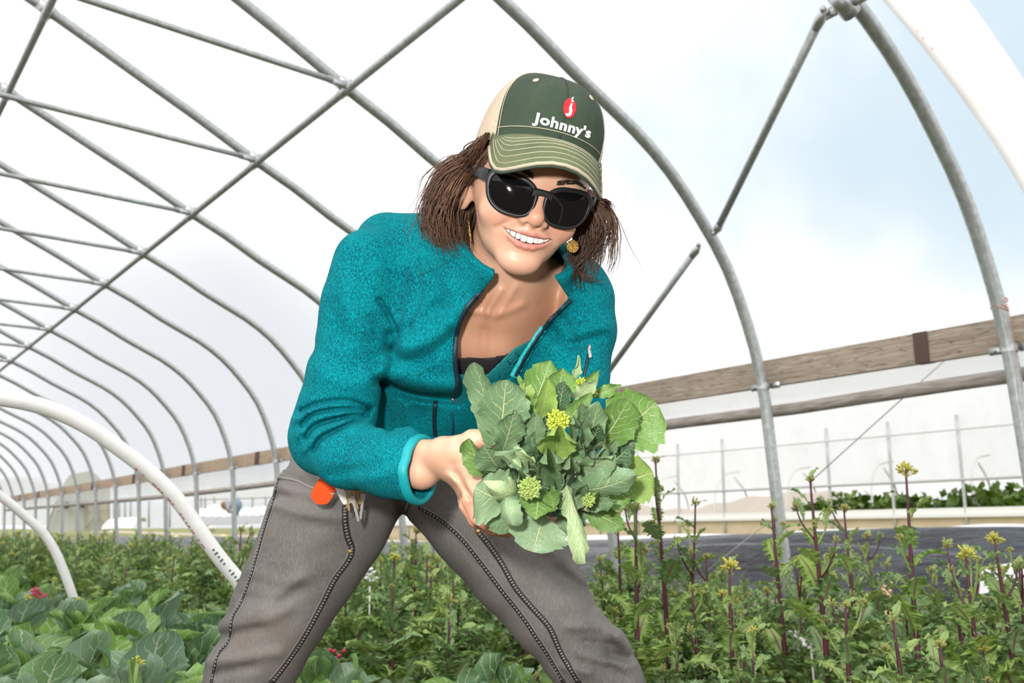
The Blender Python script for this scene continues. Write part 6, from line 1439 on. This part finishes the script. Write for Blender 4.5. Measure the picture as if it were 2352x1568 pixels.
# ---- the dense kale bed: many plants, parts merged where they are too small to show
def joined(name, items, mats):
    V, F, MI, UV, CO, n = [], [], [], [], [], 0
    for me, m, s in items:
        v = np.empty(len(me.vertices) * 3, np.float32); me.vertices.foreach_get('co', v); v = v.reshape(-1, 3); M4 = np.array(m); V.append(v @ M4[:3, :3].T + M4[:3, 3])
        F += [tuple(i + n for i in p.vertices) for p in me.polygons]; MI += [s] * len(me.polygons); n += len(v)
        u = np.zeros((len(v), 2), np.float32)
        if me.uv_layers:
            li = np.empty(len(me.loops), int); me.loops.foreach_get('vertex_index', li); lu = np.empty(len(me.loops) * 2, np.float32); me.uv_layers[0].data.foreach_get('uv', lu); u[li] = lu.reshape(-1, 2)
        UV.append(u); c = np.full((len(v), 4), .2, np.float32)
        if me.color_attributes: cc = np.empty(len(v) * 4, np.float32); me.color_attributes[0].data.foreach_get('color', cc); c = cc.reshape(-1, 4)
        CO.append(c[:, :3])
    me = bpy.data.meshes.new(name); me.from_pydata(np.vstack(V).tolist(), [], F); [me.materials.append(m) for m in mats]; me.polygons.foreach_set('material_index', MI); me.polygons.foreach_set('use_smooth', [True] * len(F))
    l = me.uv_layers.new(name='UVMap'); li = np.empty(len(me.loops), int); me.loops.foreach_get('vertex_index', li); l.data.foreach_set('uv', np.vstack(UV)[li].ravel()); vcol(me, 'tint', np.vstack(CO)); me.update(); return me
KPROTO = []
for k in range(6):
    r = np.random.RandomState(200 + k); it = []; h = 1.0
    for s in range(2 + k % 2):
        bx, by = r.uniform(-.09, .09, 2) if s else (0, 0); hh = h * (1 if s == 0 else r.uniform(.7, .95)); t = np.linspace(0, 1, 7); ln = r.uniform(-.05, .05, 2)
        st = np.stack([bx + ln[0] * t, by + ln[1] * t, hh * t], 1); it.append((MB().tube(st, [.012, .009, .004], 5).mesh('s', M_pstem), Matrix(), 1))
        for j in range(26 if s == 0 else 15):
            q = .97 - (j / 26) ** .85 * .9; a = j * 2.4 + r.uniform(-.5, .5); p = np.array([np.interp(q, t, st[:, i]) for i in range(3)])
            it.append(((SML[j % 3] if q > .78 else KALL[r.randint(7)]), lmat(p, a, r.uniform(.25, 1.1), np.interp(q, [0, .45, .75, 1], [.26, .24, .17, .09]) * r.uniform(.8, 1.25), r.uniform(-.5, .5)), 0))
        it.append((FLW[(k + s) % 4], Matrix.Translation(Vector(st[-1])) @ Matrix.Scale(1.5, 4), 2 if (k + s) % 4 < 2 else 3) if (k + s) % 5 == 0 else (FLW[2 + k % 2], Matrix.Translation(Vector(st[-1])) @ Matrix.Scale(1.3, 4), 3))
    KPROTO.append(joined('kale_plant', it, [M_kale, M_pstem, M_flower, M_kbud]))
cnt = 0
def kale(a, l, h, first=[True]):
    global cnt
    me = KPROTO[rs.randint(6)]; o = bpy.data.objects.new('kale_plant', me); SC.collection.objects.link(o); o.location = T(a, l, 0); w = h * rs.uniform(.85, 1.15) if h > .45 else h * 1.25
    o.scale = (w, w, h); o.rotation_euler = (0, 0, rs.rand() * 6.28)
    if l > 2.2 and a < 5: lab, g = 'bushy purple-stemmed kale plant in the bed at the right, behind the trousers', 'kale plants in the right hand bed'
    elif a < 5.5: lab, g = 'purple-stemmed kale plant in the bed between and beside the legs', 'kale plants near the legs'
    else: lab, g = 'small far kale plant in the dense bed along the tunnel side', 'far kale plants along the bed'
    tag(o, lab, 'kale plant', g); cnt += 1
def in_view(p, m=120):
    v = p - CAM; z = v @ VF
    return z > .6 and -m < CX + FPX * (v @ VR) / z < 2352 + m
for a in np.arange(.3, 6.2, .30):
    for l in np.arange(1.25, 3.75, .30):
        p = T(a + rs.uniform(-.1, .1), l + rs.uniform(-.1, .1), 0)
        if not in_view(p) or (p - CAM) @ VF < 1.6: continue
        dd = (p - CAM) @ VF; pxx = CX + FPX * ((p - CAM) @ VR) / dd
        h = rs.uniform(.44, .55) if pxx > 1250 else rs.uniform(.50, .60)
        if dd < 2.0: h *= .92
        kale(p @ AX, p @ LT, h)
for a in np.arange(6.2, 24, .48):
    for l in np.arange(1.2, 3.75, .42):
        if rs.rand() < .10 * (a > 12): continue
        p = T(a + rs.uniform(-.2, .2), l + rs.uniform(-.15, .15), 0)
        if in_view(p, 60): kale(p @ AX, p @ LT, rs.uniform(.55, .67) * (1.35 if False else 1))
print('kale', cnt)
# ---- cabbage-like greens in the foreground bed
CABS = [(60, 1452, 1.95), (205, 1462, 1.85), (352, 1470, 1.75), (462, 1525, 1.60), (110, 1535, 1.55), (290, 1550, 1.50), (432, 1446, 2.10), (285, 1398, 2.40), (160, 1396, 2.50), (45, 1388, 2.55), (360, 1362, 2.75), (235, 1352, 3.0), (110, 1344, 3.2), (22, 1336, 3.3),
        (520, 1446, 2.25), (470, 1396, 2.6), (-40, 1500, 1.8), (20, 1560, 1.5), (730, 1500, 1.95), (800, 1528, 1.85), (1160, 1530, 1.95), (1238, 1552, 1.85), (30, 1300, 3.7), (400, 1545, 1.48), (200, 1575, 1.40), (-30, 1420, 2.3), (300, 1330, 3.4), (1030, 1560, 1.8), (650, 1560, 1.75)]
def cab_label(x, y, d):
    if 600 < x < 900: return {730: 'cabbage plant with round veined leaves at the bottom between her legs, left one', 800: 'blue-green cabbage plant at the bottom between her legs', 650: 'cabbage plant peeping out beside the inner side of her right trouser leg'}[x]
    if x > 900: return {1160: 'cabbage plant with one upright leaf at the bottom, near her left trouser leg', 1238: 'low cabbage plant beside her left knee', 1030: 'low cabbage plant at the bottom middle between the legs'}[x]
    return None
for i, (x, y, d) in enumerate(CABS):
    top = at(x, y, d); h = top[2]; b = np.array((top[0], top[1], 0)); lab = cab_label(x, y, d)
    o = thing('cabbage_plant', b, lab or 'leafy green cabbage plant in the left foreground bed', 'cabbage plant', None if lab else 'cabbage plants in the left foreground bed')
    MB().tube([np.array((0, 0, 0)), np.array((.01, 0, h * .35)), np.array((0, .01, h * .66))], [.014, .011, .007], 8).build('stem', M_gstem, o)
    n = 24; sc = min(.24, max(.17, h * .54))
    for k in range(n):
        q = k / n; a = k * 2.4 + rs.uniform(-.3, .3); el = .35 + 1.0 * q + rs.uniform(-.3, .35); L = sc * (1.05 - .35 * q) * rs.uniform(.85, 1.12)
        z = h * (.16 + .52 * q); z = min(z, h - L * math.sin(min(el, 1.5)) * .82); z = max(z, .02)
        child('leaf', CABL[rs.randint(9)], o, lmat(np.array((0, 0, z)), a, el, L, rs.uniform(-.35, .35)))
    if i in (8, 9, 12, 16, 5):
        child('flower_head', FLW[i % 2], o, Matrix.Translation((.02, .01, h + .02)) @ Matrix.Scale(.6, 4)); MB().tube([np.array((0, .01, h * .6)), np.array((.02, .01, h + .02))], .004, 6).build('flower_stem', M_gstem, o)
# pink and white blossoms low in the beds
for x, y, d, c, lab in ((772, 1512, 2.3, (.55, .05, .10), 'small crimson blossom low between the legs'), (850, 1316, 3.0, (.85, .83, .80), 'white scrap among the kale left in the gap between the legs'), (1862, 1475, 2.2, (.82, .78, .76), 'small white blossom in the right hand kale'), (1830, 1478, 2.3, (.84, .80, .78), 'pale blossom beside the purple stalk in the right hand kale'), (2030, 1358, 3.0, (.80, .55, .38), 'peach coloured blossom in front of the black tarp'), (85, 1362, 3.1, (.5, .06, .10), 'tiny crimson blossom by the far white hoop')):
    p = at(x, y, d); mb = MB(); r_ = np.random.RandomState(x)
    for k in range(16): q = r_.randn(3) * .012; mb.ball(q + (0, 0, .0), (.008, .007, .005), 6, 4)
    mb.tube([np.array((0, 0, 0)), np.array((0.01, 0, -p[2]))], .003, 5); mb.build('blossom', simple('blossom_petal', c, .7), label=lab, cat='blossom').location = p
bpy.context.view_layer.update()
